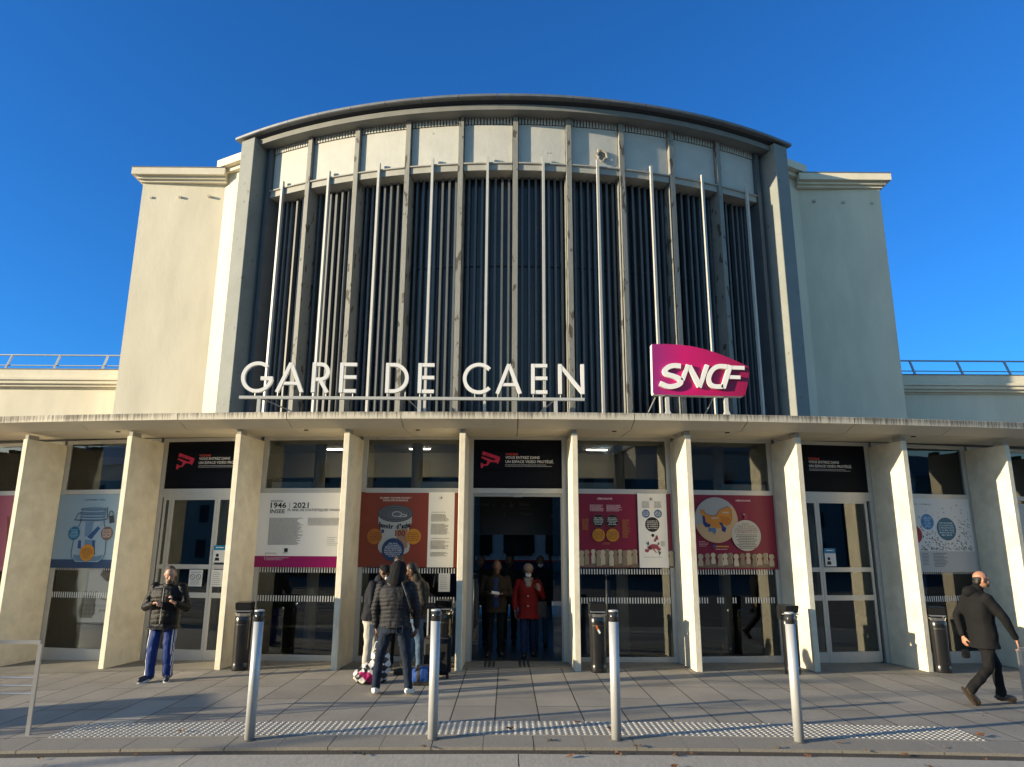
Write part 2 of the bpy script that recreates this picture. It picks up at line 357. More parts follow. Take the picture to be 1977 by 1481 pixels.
# tactile strip: a slab run with rows of small studs
root = empty('tactile_strip', (0, 8.36, 0)); tag(root, 'pale strip of raised tactile studs set in the pavement just behind the bollards', 'tactile paving')
bm = BM(); nx = 17
for i in range(nx):
    a, b = -4.78+9.86*i/nx+.004, -4.78+9.86*(i+1)/nx-.004
    hexa(bm, [(a, -.305, gz(a)-.02), (b, -.305, gz(b)-.02), (b, .295, gz(b)-.02), (a, .295, gz(a)-.02), (a, -.305, gz(a)+.004), (b, -.305, gz(b)+.004), (b, .295, gz(b)+.004), (a, .295, gz(a)+.004)])
part('slab', bm, tactile_b, root)
bm = BM()
for i in range(148):
    for j in range(9):
        x = -4.75+i*.0666; y = -.265+j*.0665
        z = gz(x)+.004
        A = [bm.verts.new((x+.020*cos(q*pi/4), y+.020*sin(q*pi/4), z-.002)) for q in range(8)]; B = [bm.verts.new((x+.015*cos(q*pi/4), y+.015*sin(q*pi/4), z+.0045)) for q in range(8)]
        for q in range(8): bm.faces.new((A[q], A[(q+1) % 8], B[(q+1) % 8], B[q]))
        bm.faces.new(B)
tag(part('studs', bm, tactile_m, root), 'rows of round white studs')

# ---------------------------------------------------------------- station building
ST = empty('station_building', (0, 13, 0)); tag(ST, 'cream modernist railway station with curved glazed drum, two square towers and a finned glass front', 'station')
STI = Matrix.Translation((0, -13, 0))
def sp(name, bm, m, smooth=False, parent=None):
    bmesh.ops.transform(bm, matrix=STI, verts=bm.verts); return part(name, bm, m, parent or ST, smooth)

# fins
for k, ph in enumerate(PH):
    bm = BM(); a = radians(ph); t = .05
    def q(off, s, z):
        p = fp(ph, off, z); return (p.x+s*t*cos(a), p.y+s*t*sin(a), z)
    g = gz(fp(ph, 0, 0).x)-.05
    hexa(bm, [q(0, -1, g), q(0, 1, g), q(-.9, 1, g), q(-.9, -1, g), q(0, -1, 3.81), q(0, 1, 3.81), q(-.9, 1, 3.81), q(-.9, -1, 3.81)])
    bmesh.ops.bevel(bm, geom=[e for e in bm.edges if abs(e.verts[0].co.z-e.verts[1].co.z) > 1], offset=.006, segments=1, affect='EDGES')
    o = sp('concrete_fin', bm, fincon)
    bm = BM(); hexa(bm, [q(-.02, -.7, 3.81), q(-.02, .7, 3.81), q(-.25, .7, 3.81), q(-.25, -.7, 3.81), q(-.02, -.7, ZS+.01), q(-.02, .7, ZS+.01), q(-.25, .7, ZS+.01), q(-.25, -.7, ZS+.01)])
    bmesh.ops.transform(bm, matrix=STI, verts=bm.verts); part('spacer_block', bm, fincon2, o)
# canopy slabs
J0, DJ = .08, 2.845
def canz(x): return .0008*(x-FX)**2
for k in range(-7, 7):
    a0, a1 = radians(J0+DJ*k+.010), radians(J0+DJ*(k+1)-.010)
    bm = BM(); prof = [(FR-.95, -.23), (FR-.95, -.01), (FR+.33, 0), (FR+.34, -.01), (FR+.335, -.118), (FR+.05, -.232)]
    bmc = fp(J0+DJ*k, 0, 0)
    ring_seg(bm, (FC[0], FC[1]), [(r, z) for r, z in prof], a0, a1, 4, zf=lambda x: canz(x) if True else 0)
    o = part('canopy_slab', bm, [fascia_m, soffit], ST); o.location = (0, -13, 4.112)
    for p in o.data.polygons:
        if p.normal.z < -.3: p.material_index = 1
for ph in (-10.6, -5.35, -2.45, 2.55, 5.5, 10.8):
    bm = BM(); p = fp(ph, -.12, ZS-.012); box(bm, p.x-.035, p.x+.035, p.y-.018, p.y+.018, ZS-.012+canz(p.x)-.004, ZS+.02+canz(p.x)); sp('downlight', bm, darkvoid)
bm = BM()   # flat roof over the hall behind the canopy edge
ring_seg(bm, FC, [(FR-8.2, 3.9), (FR-8.2, 4.06), (FR-.96, 4.09), (FR-.96, 3.9)], radians(-21), radians(21), 20); sp('hall_roof', bm, zinc)
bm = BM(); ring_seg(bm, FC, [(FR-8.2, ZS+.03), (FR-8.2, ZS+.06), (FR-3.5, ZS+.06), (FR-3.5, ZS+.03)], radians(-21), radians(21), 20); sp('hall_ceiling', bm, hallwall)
bm = BM(); ring_seg(bm, FC, [(FR-3.5, 3.37), (FR-3.5, ZS+.08), (FR-3.3, ZS+.08), (FR-3.3, ZS+.03), (FR-.97, ZS+.03), (FR-.97, ZS+.015), (FR-3.3, ZS+.015), (FR-3.3, 3.37)], radians(-21), radians(21), 24); sp('lobby_ceiling_and_bulkhead', bm, mat('lobby_cream_paint', (.80, .74, .60), .8))
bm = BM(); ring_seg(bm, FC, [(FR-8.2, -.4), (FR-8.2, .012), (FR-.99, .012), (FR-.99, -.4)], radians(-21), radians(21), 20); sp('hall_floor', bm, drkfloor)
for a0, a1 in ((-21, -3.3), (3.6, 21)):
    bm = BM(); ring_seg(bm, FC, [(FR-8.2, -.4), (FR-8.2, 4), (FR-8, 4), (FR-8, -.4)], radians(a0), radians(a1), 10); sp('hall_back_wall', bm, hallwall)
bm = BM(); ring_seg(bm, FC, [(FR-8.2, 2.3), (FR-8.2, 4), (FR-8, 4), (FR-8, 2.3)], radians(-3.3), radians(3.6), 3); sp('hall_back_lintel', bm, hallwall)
for a0 in (-1.9, .1, 2.0):
    bm = BM(); p = fp(a0, -8.1, 0); box(bm, p.x-.035, p.x+.035, p.y-.05, p.y+.05, 0, 2.3); sp('hall_back_door_stile', bm, blackm)
for s in (-1, 1):
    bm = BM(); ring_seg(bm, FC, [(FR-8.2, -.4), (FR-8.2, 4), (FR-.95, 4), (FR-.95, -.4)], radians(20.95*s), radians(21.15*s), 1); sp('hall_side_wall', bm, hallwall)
for ph in (-8.9, -5.9, -2.9, 3.2, 6.3, 9.2, 12.4, -11.8):
    bm = BM(); p = fp(ph, -1.9, 0); lathe(bm, [(.11, 0.012), (.11, ZS+.03)], 20, (p.x, p.y)); sp('hall_column', bm, hallcol, True)

# window and door bays: local frame u (right), -y towards the viewer, z up
def bayframe(k, off=-.905):
    A = fp(PH[k], off, 0); B = fp(PH[k+1], off, 0); u = (B-A); W = u.length; u.normalize()
    m = Matrix.Identity(4); m.col[0] = (*u, 0); m.col[1] = (*Vector((0, 0, 1)).cross(u), 0); m.col[2] = (0, 0, 1, 0); m.translation = A
    return m, W
def stchild(name, mw):
    o = empty(name, mw=STI @ mw); o.parent = ST; return o
DOORS = (3, 6, 9); LEDGE = {4: (.20, .95), 5: (1.1, 1.85), 7: (.15, .85), 8: (.95, 1.8), 1: (1.2, 1.75)}
for k in range(len(PH)-1):
    m, W = bayframe(k); x = m.translation.x+W/2; g = gz(x)-.02
    door = k in DOORS; cen = k == 6
    bm = BM()
    # jambs, transom, head, sill
    box(bm, .03, .13, .0, .07, g, ZS+.02); box(bm, W-.13, W-.03, .0, .07, g, ZS+.02)
    box(bm, .13, W-.13, -.02, .075, 2.86, 2.945)
    box(bm, .13, W-.13, .0, .06, 3.83, ZS+.02)
    if not door:
        box(bm, .13, W-.13, -.01, .075, g, .045); box(bm, .13, W-.13, .0, .03, .045, .075)
    o = part('window' if not door else 'door', bm, alu, ST); o.matrix_local = STI @ m
    bm = BM(); box(bm, .13, W-.13, .03, .036, 2.945, 3.83); part('upper_pane', bm, glass_up, o)
    if k in DOORS:
        bm = BM(); box(bm, .13, W-.13, .012, .020, 2.95, 3.83); part('black_window_film', bm, mat('navy_black_film', (.003, .004, .008), .6, spec=.15), o)
    if k in LEDGE:
        a_, b_ = LEDGE[k]; bm = BM(); box(bm, a_, b_, .12, .30, 2.95, 3.07); part('ledge_box', bm, finpaint, o)
    if not door:
        bm = BM(); box(bm, .13, W-.13, .03, .036, .075, 2.86); part('lower_pane', bm, glass_lo, o)
        bm = BM(); u = .14
        gap = random.Random(k)
        while u < W-.15:
            rect(bm, u, u+.019, 1.455, 1.545, -.0285); u += .0475
        part('white_dash_strip', bm, mat('white_film', (.85, .84, .80), .6), o); bm = BM()
        u = .14
        while u < W-.15:
            if not (k == 8 and any(abs(u-c) < .07 for c in (.62, .88, 1.15))): rect(bm, u, u+.019, .96, 1.06, -.0285)
            u += .0475
        part('white_dash_strip', bm, mat('white_film', (.85, .84, .80), .6), o)
    elif not cen:
        bm = BM(); c = (.32 if k == 3 else .785); e = (1.235 if k == 3 else W-.20)
        # two leaves with stiles and rails
        for a, b in ((.16, c-.003), (c+.003, e-.003), (e+.003, W-.16)) if k == 3 else ((.16, c-.003), (c+.003, e)):
            if b-a < .1: continue
            box(bm, a, a+.045, .0, .05, .03+g, 2.79); box(bm, b-.045, b, .0, .05, .03+g, 2.79)
            for z0, z1 in ((.02+g, .12), (1.0, 1.09), (1.50, 1.58), (2.74, 2.79)): box(bm, a+.045, b-.045, .003, .047, z0, z1)
        box(bm, .13, W-.13, -.01, .06, 2.79, 2.86)
        part('door_leaves', bm, alu, o)
        bm = BM(); box(bm, .17, W-.17, .02, .026, .1, 2.78); part('door_glass', bm, glass_lo, o)
    else:
        bm = BM(); box(bm, .13, W-.13, -.0, .06, 2.80, 2.86); box(bm, W/2-.08, W/2+.08, -.02, .0, 2.79, 2.845)
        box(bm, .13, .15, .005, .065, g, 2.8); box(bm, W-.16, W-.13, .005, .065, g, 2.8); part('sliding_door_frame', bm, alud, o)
        bm = BM(); box(bm, .15, .26, .09, .095, .02, 2.8); box(bm, W-.30, W-.16, .09, .095, .02, 2.8); part('open_glass_leaf', bm, glass_lo, o)

# ---- drum
DX, DR, DY = 0.09, 11.79, 13.0
DC = (DX, DY+DR)
def dpt(deg, off, z): a = radians(deg); r = DR+off; return Vector((DC[0]+r*sin(a), DC[1]-r*cos(a), z))
def radial_box(bm, deg, off0, off1, wd, z0, z1, mi=0):
    a = radians(deg); P = []
    for z in (z0, z1):
        for off, s in ((off1, -1), (off1, 1), (off0, 1), (off0, -1)):
            p = dpt(deg, off, z); P.append((p.x+s*wd/2*cos(a), p.y+s*wd/2*sin(a), z))
    hexa(bm, P, mi)
MAIN = [-27.15, -21.79, -16.14, -10.61, -5.2, .2, 5.5, 10.93, 16.39, 22.1, 27.5]
THIN = [-25.0, -19.17, -13.54, -7.98, -2.51, 2.93, 8.36, 13.98, 19.82, 25.6]
ZB = 4.05
for i, d in enumerate(MAIN):
    bm = BM(); radial_box(bm, d, -.36, .02, .10, ZB, 10.55)
    if i not in (0, 10):
        sp('main_post', bm, postpaint)
    else:
        sp('end_mullion', bm, mullpaint)
for d in THIN:
    bm = BM(); radial_box(bm, d, -.01, .05, .048, ZB, 9.63); sp('thin_fin', bm, finpaint)
    bm = BM(); radial_box(bm, d, -.375, -.30, .05, ZB, 9.315); sp('mullion', bm, mullpaint)
for i in range(10):
    a, b = MAIN[i], MAIN[i+1]; ea, eb = a+.30, b-.30
    ra, rb = radians(ea), radians(eb)
    bm = BM(); ring_seg(bm, DC, [(DR-.30, 9.50), (DR-.30, 10.395), (DR-.07, 10.395), (DR-.07, 9.50)], ra, rb, 8); sp('upper_panel', bm, panelpaint)
    bm = BM(); ring_seg(bm, DC, [(DR-.36, 9.32), (DR-.36, 9.50), (DR+.015, 9.50), (DR+.015, 9.475), (DR-.02, 9.465), (DR-.02, 9.34)], ra, rb, 8); sp('panel_ledge', bm, ledgepaint)
    bm = BM(); n = 15; dd = (eb-ea)/n
    for j in range(n): radial_box(bm, ea+dd*(j+.5), -.12, -.05, .042, 10.41, 10.545)
    sp('dentil_row', bm, panelpaint)
    bm = BM(); ring_seg(bm, DC, [(DR-.30, 10.396), (DR-.30, 10.57), (DR-.13, 10.57), (DR-.13, 10.396)], ra, rb, 4); sp('dentil_backing', bm, darkvoid)
    bm = BM(); ring_seg(bm, DC, [(DR-.42, ZB), (DR-.42, 9.33), (DR-.38, 9.33), (DR-.38, ZB)], ra, rb, 12); sp('drum_glazing', bm, drum_glass)
    t = THIN[i]
    for c0, c1 in ((a, t), (t, b)):
        for f in (.27, .52, .77):
            bm = BM(); radial_box(bm, c0+(c1-c0)*f, -.375, -.27, .042, ZB, 9.315); sp('mullion', bm, mullpaint)
    for z in (7.4,):
        bm = BM(); ring_seg(bm, DC, [(DR-.379, z), (DR-.379, z+.02), (DR-.36, z+.02), (DR-.36, z)], ra, rb, 8); sp('glazing_joint', bm, darkvoid)
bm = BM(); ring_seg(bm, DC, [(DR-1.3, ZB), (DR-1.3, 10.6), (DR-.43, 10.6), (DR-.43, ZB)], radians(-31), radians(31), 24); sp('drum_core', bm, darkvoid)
bm = BM(); ring_seg(bm, DC, [(DR-.9, 10.545), (DR-.9, 10.668), (DR+.23, 10.668), (DR+.24, 10.66), (DR+.24, 10.545)], radians(-27.9), radians(28.45), 30); sp('fascia_band', bm, bandpaint)
bm = BM(); ring_seg(bm, DC, [(DR-.9, 10.669), (DR-.9, 10.72), (DR+.30, 10.72), (DR+.20, 10.669)], radians(-29.9), radians(30.4), 30); sp('painted_shadow_gap', bm, darkvoid)  # near-black strip puts the shade under the cap into the colour
for j in range(17):
    a0 = -30.5+j*3.61; bm = BM(); ring_seg(bm, DC, [(DR-.9, 10.721), (DR-.9, 10.9), (DR+.39, 10.80), (DR+.42, 10.785), (DR+.42, 10.735), (DR+.40, 10.721)], radians(a0+.02), radians(a0+3.61-.02), 3); sp('cornice_cap', bm, zinc)
bm = BM(); ring_seg(bm, DC, [(.1, 10.6), (.1, 11.0), (DR-.9, 10.93), (DR-.9, 10.6)], radians(-60), radians(60), 40); sp('drum_roof', bm, zinc)
for s, c in ((-1, -28.8), (1, 29.38)):
    bm = BM(); radial_box(bm, c, -1.4, .36, .415, ZB, 10.669)
    bmesh.ops.bevel(bm, geom=[e for e in bm.edges if abs(e.verts[0].co.z-e.verts[1].co.z) > 1], offset=.01, segments=1, affect='EDGES'); sp('end_pier', bm, greyconc)
    X = lambda v: s*v+.09
    # angled wall strip and tower
    bm = BM(); prism(bm, [(X(6.02), 15.02), (X(6.84), 15.47), (X(6.84), 19), (X(6.02), 19)][::s], ZB, 10.52); sp('angled_wall', bm, plaster)
    bm = BM(); prism(bm, [(X(5.95), 14.70), (X(7.0), 15.28), (X(7.0), 19.1), (X(5.95), 19.1)][::s], 10.62, 10.81)
    prism(bm, [(X(5.97), 14.86), (X(6.91), 15.38), (X(6.91), 19.05), (X(5.97), 19.05)][::s], 10.52, 10.62); sp('angled_wall_cornice', bm, plaster2)
    TY = 15.4; WY = 16.4
    bm = BM(); prism(bm, [(X(6.78), TY+.065), (X(8.75), TY), (X(8.75), 20), (X(6.78), 20)][::s], ZB, 10.28); tw = sp('tower', bm, plaster)
    bm = BM()
    for oh, z0, z1 in ((.05, 10.28, 10.34), (.11, 10.34, 10.41), (.20, 10.41, 10.58)):
        prism(bm, [(X(6.77), TY-oh), (X(8.75+oh), TY-oh), (X(8.75+oh), 20+oh), (X(6.77), 20+oh)][::s], z0, z1)
    sp('tower_cornice', bm, plaster2, parent=tw)
    bm = BM(); prism(bm, [(X(6.77), TY-.21), (X(8.96), TY-.21), (X(8.96), 20.2), (X(6.77), 20.2)][::s], 10.581, 10.60); sp('coping', bm, zinc, parent=tw)
    for bx, bz in ((8.57, 4.67), (7.99, 4.69), (7.39, 4.69), (8.52, 9.91), (7.85, 9.93), (7.17, 9.96)):
        bm = BM(); box(bm, X(bx)-.032, X(bx)+.032, TY-(.05 if bz < 6 else .018), TY+.05, bz-.024, bz+.024); sp('wall_bracket', bm, mat('bracket_grey', (.5, .48, .42), .6), parent=tw)
    # wing parapet
    bm = BM(); prism(bm, [(X(8.6), WY), (X(19), WY), (X(19), 22), (X(8.6), 22)][::s], 3.95, 5.49); wg = sp('wing_wall', bm, plaster)
    bm = BM()
    for oh, z0, z1 in ((.03, 5.49, 5.53), (.10, 5.53, 5.59), (.16, 5.59, 5.67), (.20, 5.67, 5.73), (.15, 5.73, 5.93)):
        prism(bm, [(X(8.6), WY-oh), (X(19), WY-oh), (X(19), 22), (X(8.6), 22)][::s], z0, z1)
    sp('wing_cornice', bm, plaster2, parent=wg)
    bm = BM(); prism(bm, [(X(8.6), WY-.17), (X(19), WY-.17), (X(19), 22), (X(8.6), 22)][::s], 5.931, 5.945); sp('coping', bm, zinc, parent=wg)
    # guard rail on the wing roof
    rr = empty('roof_railing', (X(8.7), WY-.05, 5.945)); tag(rr, ('pale' if s < 0 else 'dark') + ' metal guard rail on the '+('sunlit left' if s < 0 else 'shaded right')+' wing roof beside the tower', 'railing', 'guard rails on the wing roofs')
    bm = BM(); cyl(bm, (0, .18, .40), (s*10.2, .18, .40), .020); part('top_rail', bm, railpaint, rr)
    bm = BM(); cyl(bm, (0, .08, .12), (s*10.2, .08, .12), .013); part('mid_rail', bm, railpaint, rr)
    for i in range(9):
        px = s*(.98+1.14*i) if s < 0 else .92+1.145*i
        bm = BM(); hexa(bm, [(px-.02, -.01, 0), (px+.02, -.01, 0), (px+.02, .03, 0), (px-.02, .03, 0), (px-.02, .165, .4), (px+.02, .165, .4), (px+.02, .205, .4), (px-.02, .205, .4)]); part('post', bm, railpaint, rr)
# hole in one upper panel with torn plaster
bm = BM(); c = dpt(8.9, -.045, 9.78)
pts = [(.10*cos(t*pi/7)*(1+.25*sin(3*t))+0, .12*sin(t*pi/7)*(1+.2*cos(5*t))) for t in range(14)]
stroke(bm, pts, .025, .0, .03, close=True); o = sp('torn_plaster_ring', bm, mat('raw_plaster', (.5, .45, .36), .9)); o.location = (c.x, c.y-13, c.z); o.rotation_euler = (0, 0, radians(8.9))
bm = BM(); flat(bm, [(x*.8, z*.8) for x, z in pts], .0); o2 = sp('plaster_hole', bm, mat('hole_grey', (.20, .18, .15), .9)); o2.location = (c.x, c.y-13.0+.005, c.z); o2.rotation_euler = (0, 0, radians(8.9))
for o in (o, o2): o.data.transform(Matrix.Translation((0, 13, 0)))

# ---------------------------------------------------------------- station name letters on the canopy
SY = 12.1
def pxu(x): return -4.634+(x-470)*.0090913
RT = empty('station_name_sign', (0, SY, 4.13)); tag(RT, 'white raised letters GARE DE CAEN on a metal rail above the canopy edge', 'sign')
LB, LT, LW = 4.511-4.13, 5.045-4.13, .062
def letter(ch, x0, x1):
    bm = BM(); a, b = pxu(x0), pxu(x1); w2 = LW/2; d = (0, .06); zb, zt = LB, LT; h = zt-zb; mz = (zb+zt)/2
    cnt = [0]
    def S(pts, wd=LW, close=False): cnt[0] += 1; stroke(bm, pts, wd, -.002*cnt[0], .06-.002*cnt[0], close=close)
    if ch in 'GC':
        r = h/2-w2+.012; cx = a+r+w2
        S(arc(cx, mz, r, r, 48 if ch == 'G' else 42, 352 if ch == 'G' else 318, 32))
        if ch == 'G': S([(cx+.06, mz-.02), (cx+r+w2*.6, mz-.02)])
    if ch == 'A':
        c = (a+b)/2; S([(a+w2*.9, zb), (c, zt-.01)]); S([(c, zt-.01), (b-w2*.9, zb)]); S([(a+.095, zb+.16), (b-.095, zb+.16)], LW*.85)
    if ch == 'R':
        S([(a+w2, zb), (a+w2, zt)]); q = .145; S([(a+LW, zt-w2), (b-.15, zt-w2)]+arc(b-.16, zt-w2-q+.01, .125, q-.01, 85, -85, 12)+[(b-.16, zt-w2-2*q+.02), (a+LW, zt-w2-2*q+.02)]); S([(a+.13, zt-2*q), (b-w2, zb)])
    if ch == 'E':
        S([(a+w2, zb), (a+w2, zt)])
        for z in (zt-w2, mz+.01, zb+w2): S([(a+LW, z), (b, z)])
    if ch == 'D':
        S([(a+w2, zb), (a+w2, zt)]); r = h/2-w2; S([(a+LW, zt-w2)]+arc(b-w2-r*.98, mz, r*.98, r, 88, -88, 20)+[(a+LW, zb+w2)])
    if ch == 'N':
        S([(a+w2, zb), (a+w2, zt)]); S([(b-w2, zb), (b-w2, zt)]); S([(a+w2, zt-.02), (b-w2, zb+.02)])
    lo = part('letter', bm, white, RT); lo['label'] = 'letter '+ch
    bm = BM()
    for u in ((a+.04, b-.05) if ch not in 'GC' else ((a+b)/2,)): cyl(bm, (u, -.02, 4.44-4.13), (u, -.02, LB+.03), .011, n=8)
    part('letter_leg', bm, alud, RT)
for ch, x0, x1 in (('G', 470, 527), ('A', 537, 590), ('R', 605, 639), ('E', 658, 690), ('D', 746, 790), ('E', 808, 839), ('C', 894, 941), ('A', 957, 1007), ('E', 1025, 1056), ('N', 1077, 1127)): letter(ch, x0, x1)
bm = BM(); box(bm, pxu(469), pxu(1127), -.045, .015, .265, .315); part('base_rail', bm, alu, RT)
for x in (507, 812, 1072):
    u = pxu(x); bm = BM(); box(bm, u-.03, u+.03, -.04, .02, -.03, .265); box(bm, u-.07, u+.07, -.06, .06, -.03, -.01); part('support_post', bm, alu, RT)
for u0, u1 in ((pxu(512), pxu(600)), (pxu(790), pxu(830)), (pxu(1068), pxu(1020))):
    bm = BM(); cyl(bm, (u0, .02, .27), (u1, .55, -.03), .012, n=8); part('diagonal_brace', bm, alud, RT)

# ---------------------------------------------------------------- magenta logo plate
SN = empty('logo_sign', (0, SY, 4.13)); tag(SN, 'magenta sign plate with bold white SNCF letters standing on the canopy', 'sign')
def cq(x, y):   # from sketch units to metres on the sign plane
    X = 1000+x/3.2917; Y = 600+y/3.2917
    return (2.542+(X-1257)*.00906, 5.439-(Y-664)*.00938-4.13)
plate = [cq(*p) for p in ((850, 212), (930, 210), (1020, 214), (1100, 223), (1180, 240), (1260, 264), (1330, 292), (1400, 322), (1455, 348), (1466, 358), (1470, 372), (1450, 470), (1432, 528), (1420, 540), (1300, 540), (1100, 537), (865, 532), (850, 530), (845, 520))]
bm = BM()
A = [bm.verts.new((x, -.0, z)) for x, z in plate]; B = [bm.verts.new((x, .16, z)) for x, z in plate]
bm.faces.new(A).material_index = 0; bm.faces.new(B[::-1]).material_index = 1
for i in range(len(A)): bm.faces.new((A[i], A[(i+1) % len(A)], B[(i+1) % len(A)], B[i])).material_index = 1
def magenta():
    m = bpy.data.materials.new('magenta_to_red_panel'); m.use_nodes = True; n = m.node_tree.nodes; l = m.node_tree.links; b = n['Principled BSDF']
    tc = n.new('ShaderNodeTexCoord'); s = n.new('ShaderNodeSeparateXYZ'); l.new(tc.outputs['Object'], s.inputs[0])
    r = n.new('ShaderNodeMapRange'); r.inputs[1].default_value = 2.55; r.inputs[2].default_value = 4.2; l.new(s.outputs['X'], r.inputs[0])
    c = n.new('ShaderNodeValToRGB'); c.color_ramp.elements[0].color = (.26, .018, .155, 1); c.color_ramp.elements[1].color = (.27, .004, .05, 1)
    e = c.color_ramp.elements.new(.35); e.color = (.52, .004, .125, 1); l.new(r.outputs[0], c.inputs[0]); l.new(c.outputs[0], b.inputs['Base Color']); b.inputs['Roughness'].default_value = .35
    return m
bmesh.ops.recalc_face_normals(bm, faces=bm.faces)
part('plate', bm, [magenta(), white], SN)
def cs(pts): return [cq(*p) for p in pts]
LWD = 27/3.2917*.0092
def slet(name, strokes):
    bm = BM()
    for i, (pts, wd) in enumerate(strokes):
        P_ = [Vector(p) for p in cs(pts)]
        if len(P_) > 3:
            Q = [P_[0]*2-P_[1]]+P_+[P_[-1]*2-P_[-2]]; R_ = []
            for k in range(1, len(Q)-2):
                for t in range(6):
                    t /= 6; a, b, c, d = Q[k-1:k+3]; R_.append(.5*((2*b)+(c-a)*t+(2*a-5*b+4*c-d)*t*t+(3*b-a-3*c+d)*t**3))
            P_ = R_+[P_[-1]]
        stroke(bm, P_, wd, .002, .060-.002*i)
    o = part('letter', bm, white, SN); o['label'] = 'letter '+name
slet('S', [([(1026, 357), (985, 354), (950, 362), (924, 384), (934, 408), (985, 424), (1018, 442), (1017, 465), (985, 482), (940, 486), (888, 466)], LWD*1.15)])
slet('N', [([(1032, 446), (1073, 348)], LWD*.9), ([(1078, 356), (1142, 484)], LWD*1.25), ([(1138, 490), (1196, 348)], LWD*.95)])
slet('C', [([(1322, 358), (1262, 358), (1222, 385), (1200, 430), (1206, 466), (1236, 484), (1288, 484)], LWD*1.05)])
slet('F', [([(1288, 494), (1342, 350)], LWD*1.1), ([(1352, 364), (1432, 366)], LWD*.9), ([(1330, 424), (1402, 426)], LWD*.85)])
for u in (2.80, 3.83):
    bm = BM(); box(bm, u-.03, u+.03, .04, .12, .02, .36); hexa(bm, [(u-.07, -.02, -.03), (u+.07, -.02, -.03), (u+.07, .18, -.03), (u-.07, .18, -.03), (u-.03, .04, .12), (u+.03, .04, .12), (u+.03, .12, .12), (u-.03, .12, .12)]); part('support_post', bm, alu, SN)
for u0, u1, d in ((2.60, 2.46, .5), (3.62, 3.50, .5)):
    bm = BM(); cyl(bm, (u0, .1, .36), (u1, .1+d, -.03), .012, n=8); part('diagonal_brace', bm, alud, SN)

# ================================================================ posters behind the front
PC = {}
def pm(r, g, b, rough=.45):
    k = (r, g, b)
    if k not in PC: PC[k] = mat('print_%d_%d_%d' % k, s2l(k), rough)
    return PC[k]
class Poster:
    def __init__(s, k, u0, u1, z0, z1, name, label, cat, base, grp='exhibition posters in the station windows', off=-.885):
        s.m, s.W = bayframe(k, off); s.o = empty(name, mw=s.m); tag(s.o, label, cat, grp); s.n = 0
        bm = BM(); box(bm, u0, u1, 0, .003, z0, z1); part('sheet', bm, base, s.o)
    def add(s, name, mtl, fn, label=None, lay=None):
        s.n += 1; y = .0007*(lay if lay is not None else s.n)+.0004; bm = BM(); fn(bm, y); o = part(name, bm, mtl, s.o)
        if label: o['label'] = label
        return o
    def text(s, t, u0, u1, z, h, c, bold=.0, name='printed_text'):
        return s.add(name, c, lambda bm, y: text_bm(bm, t, u0, u1, z, h, y, bold), t.lower() if len(t) > 3 else None)
    def circ(s, u, z, r, c, lines=(), tc=None, seed=1, rim=None, name='printed_circle', h=None):
        if rim: s.add('circle_rim', rim, lambda bm, y: disc(bm, u, z, r*1.06, y))
        s.add(name, c, lambda bm, y: disc(bm, u, z, r, y))
        if lines:
            n = len(lines); hh = h or 1.25*r/n
            def f(bm, y):
                for i, t in enumerate(lines):
                    zz = z+hh*(n/2-i-.85); hw = sqrt(max(r*r-(max(abs(zz), 0) and (zz+hh*.3-z))**2, .0001))*.80
                    hw = min(hw, len(t)*hh*.34); text_bm(bm, t, u-hw, u+hw, zz, hh*.62, y, .015)
            return s.add('circle_text', tc, f)
WHT, BLK, GRY = pm(232, 230, 224), pm(18, 18, 20), pm(120, 120, 118)
# white title panel
P = Poster(4, .05, 1.86, 1.545, 2.86, 'exhibition_poster', 'white exhibition panel headed 1946 | 2021 with a magenta band along its foot', 'poster', pm(240, 239, 234))
P.add('magenta_band', pm(150, 8, 92), lambda bm, y: rect(bm, .05, 1.86, 1.5455, 1.74, y))
P.text('EXPOSITION', .27, .50, 2.70, .025, BLK, .02)
P.text('1946', .27, .565, 2.59, .095, BLK, .02); P.text('2021', .695, .985, 2.59, .095, BLK, .02)
P.add('divider', BLK, lambda bm, y: rect(bm, .625, .632, 2.59, 2.685, y))
P.text('INSEE', .27, .545, 2.495, .07, BLK, .008); P.text('75 ANS DE STATISTIQUES VIVANTES', .59, 1.68, 2.53, .043, BLK, .006)
P.add('small_print', pm(120, 122, 122), lambda bm, y: body_lines(bm, .27, .92, 2.41, 1.93, .0172, .008, y, .2, seed=3))
P.add('small_print', pm(140, 140, 136), lambda bm, y: body_lines(bm, .99, 1.62, 2.41, 2.28, .020, .009, y, .1, seed=4))
P.add('small_print', pm(150, 148, 140), lambda bm, y: body_lines(bm, 1.37, 1.60, 2.07, 1.92, .033, .007, y, .4, seed=5))
P.add('emblem', BLK, lambda bm, y: rect(bm, .59, .655, 1.81, 1.875, y))
P.add('caption', GRY, lambda bm, y: (body_lines(bm, .255, .47, 1.795, 1.77, .014, .006, y, .1, seed=6), body_lines(bm, .565, .65, 1.80, 1.785, .02, .01, y, .1, seed=8)))
P.add('band_text', pm(225, 190, 205), lambda bm, y: body_lines(bm, .265, .76, 1.715, 1.66, .019, .007, y, .5, seed=7))
P.add('rule', BLK, lambda bm, y: rect(bm, .243, .248, 1.742, 1.80, y)); P.add('rule', WHT, lambda bm, y: rect(bm, .240, .246, 1.67, 1.738, y))
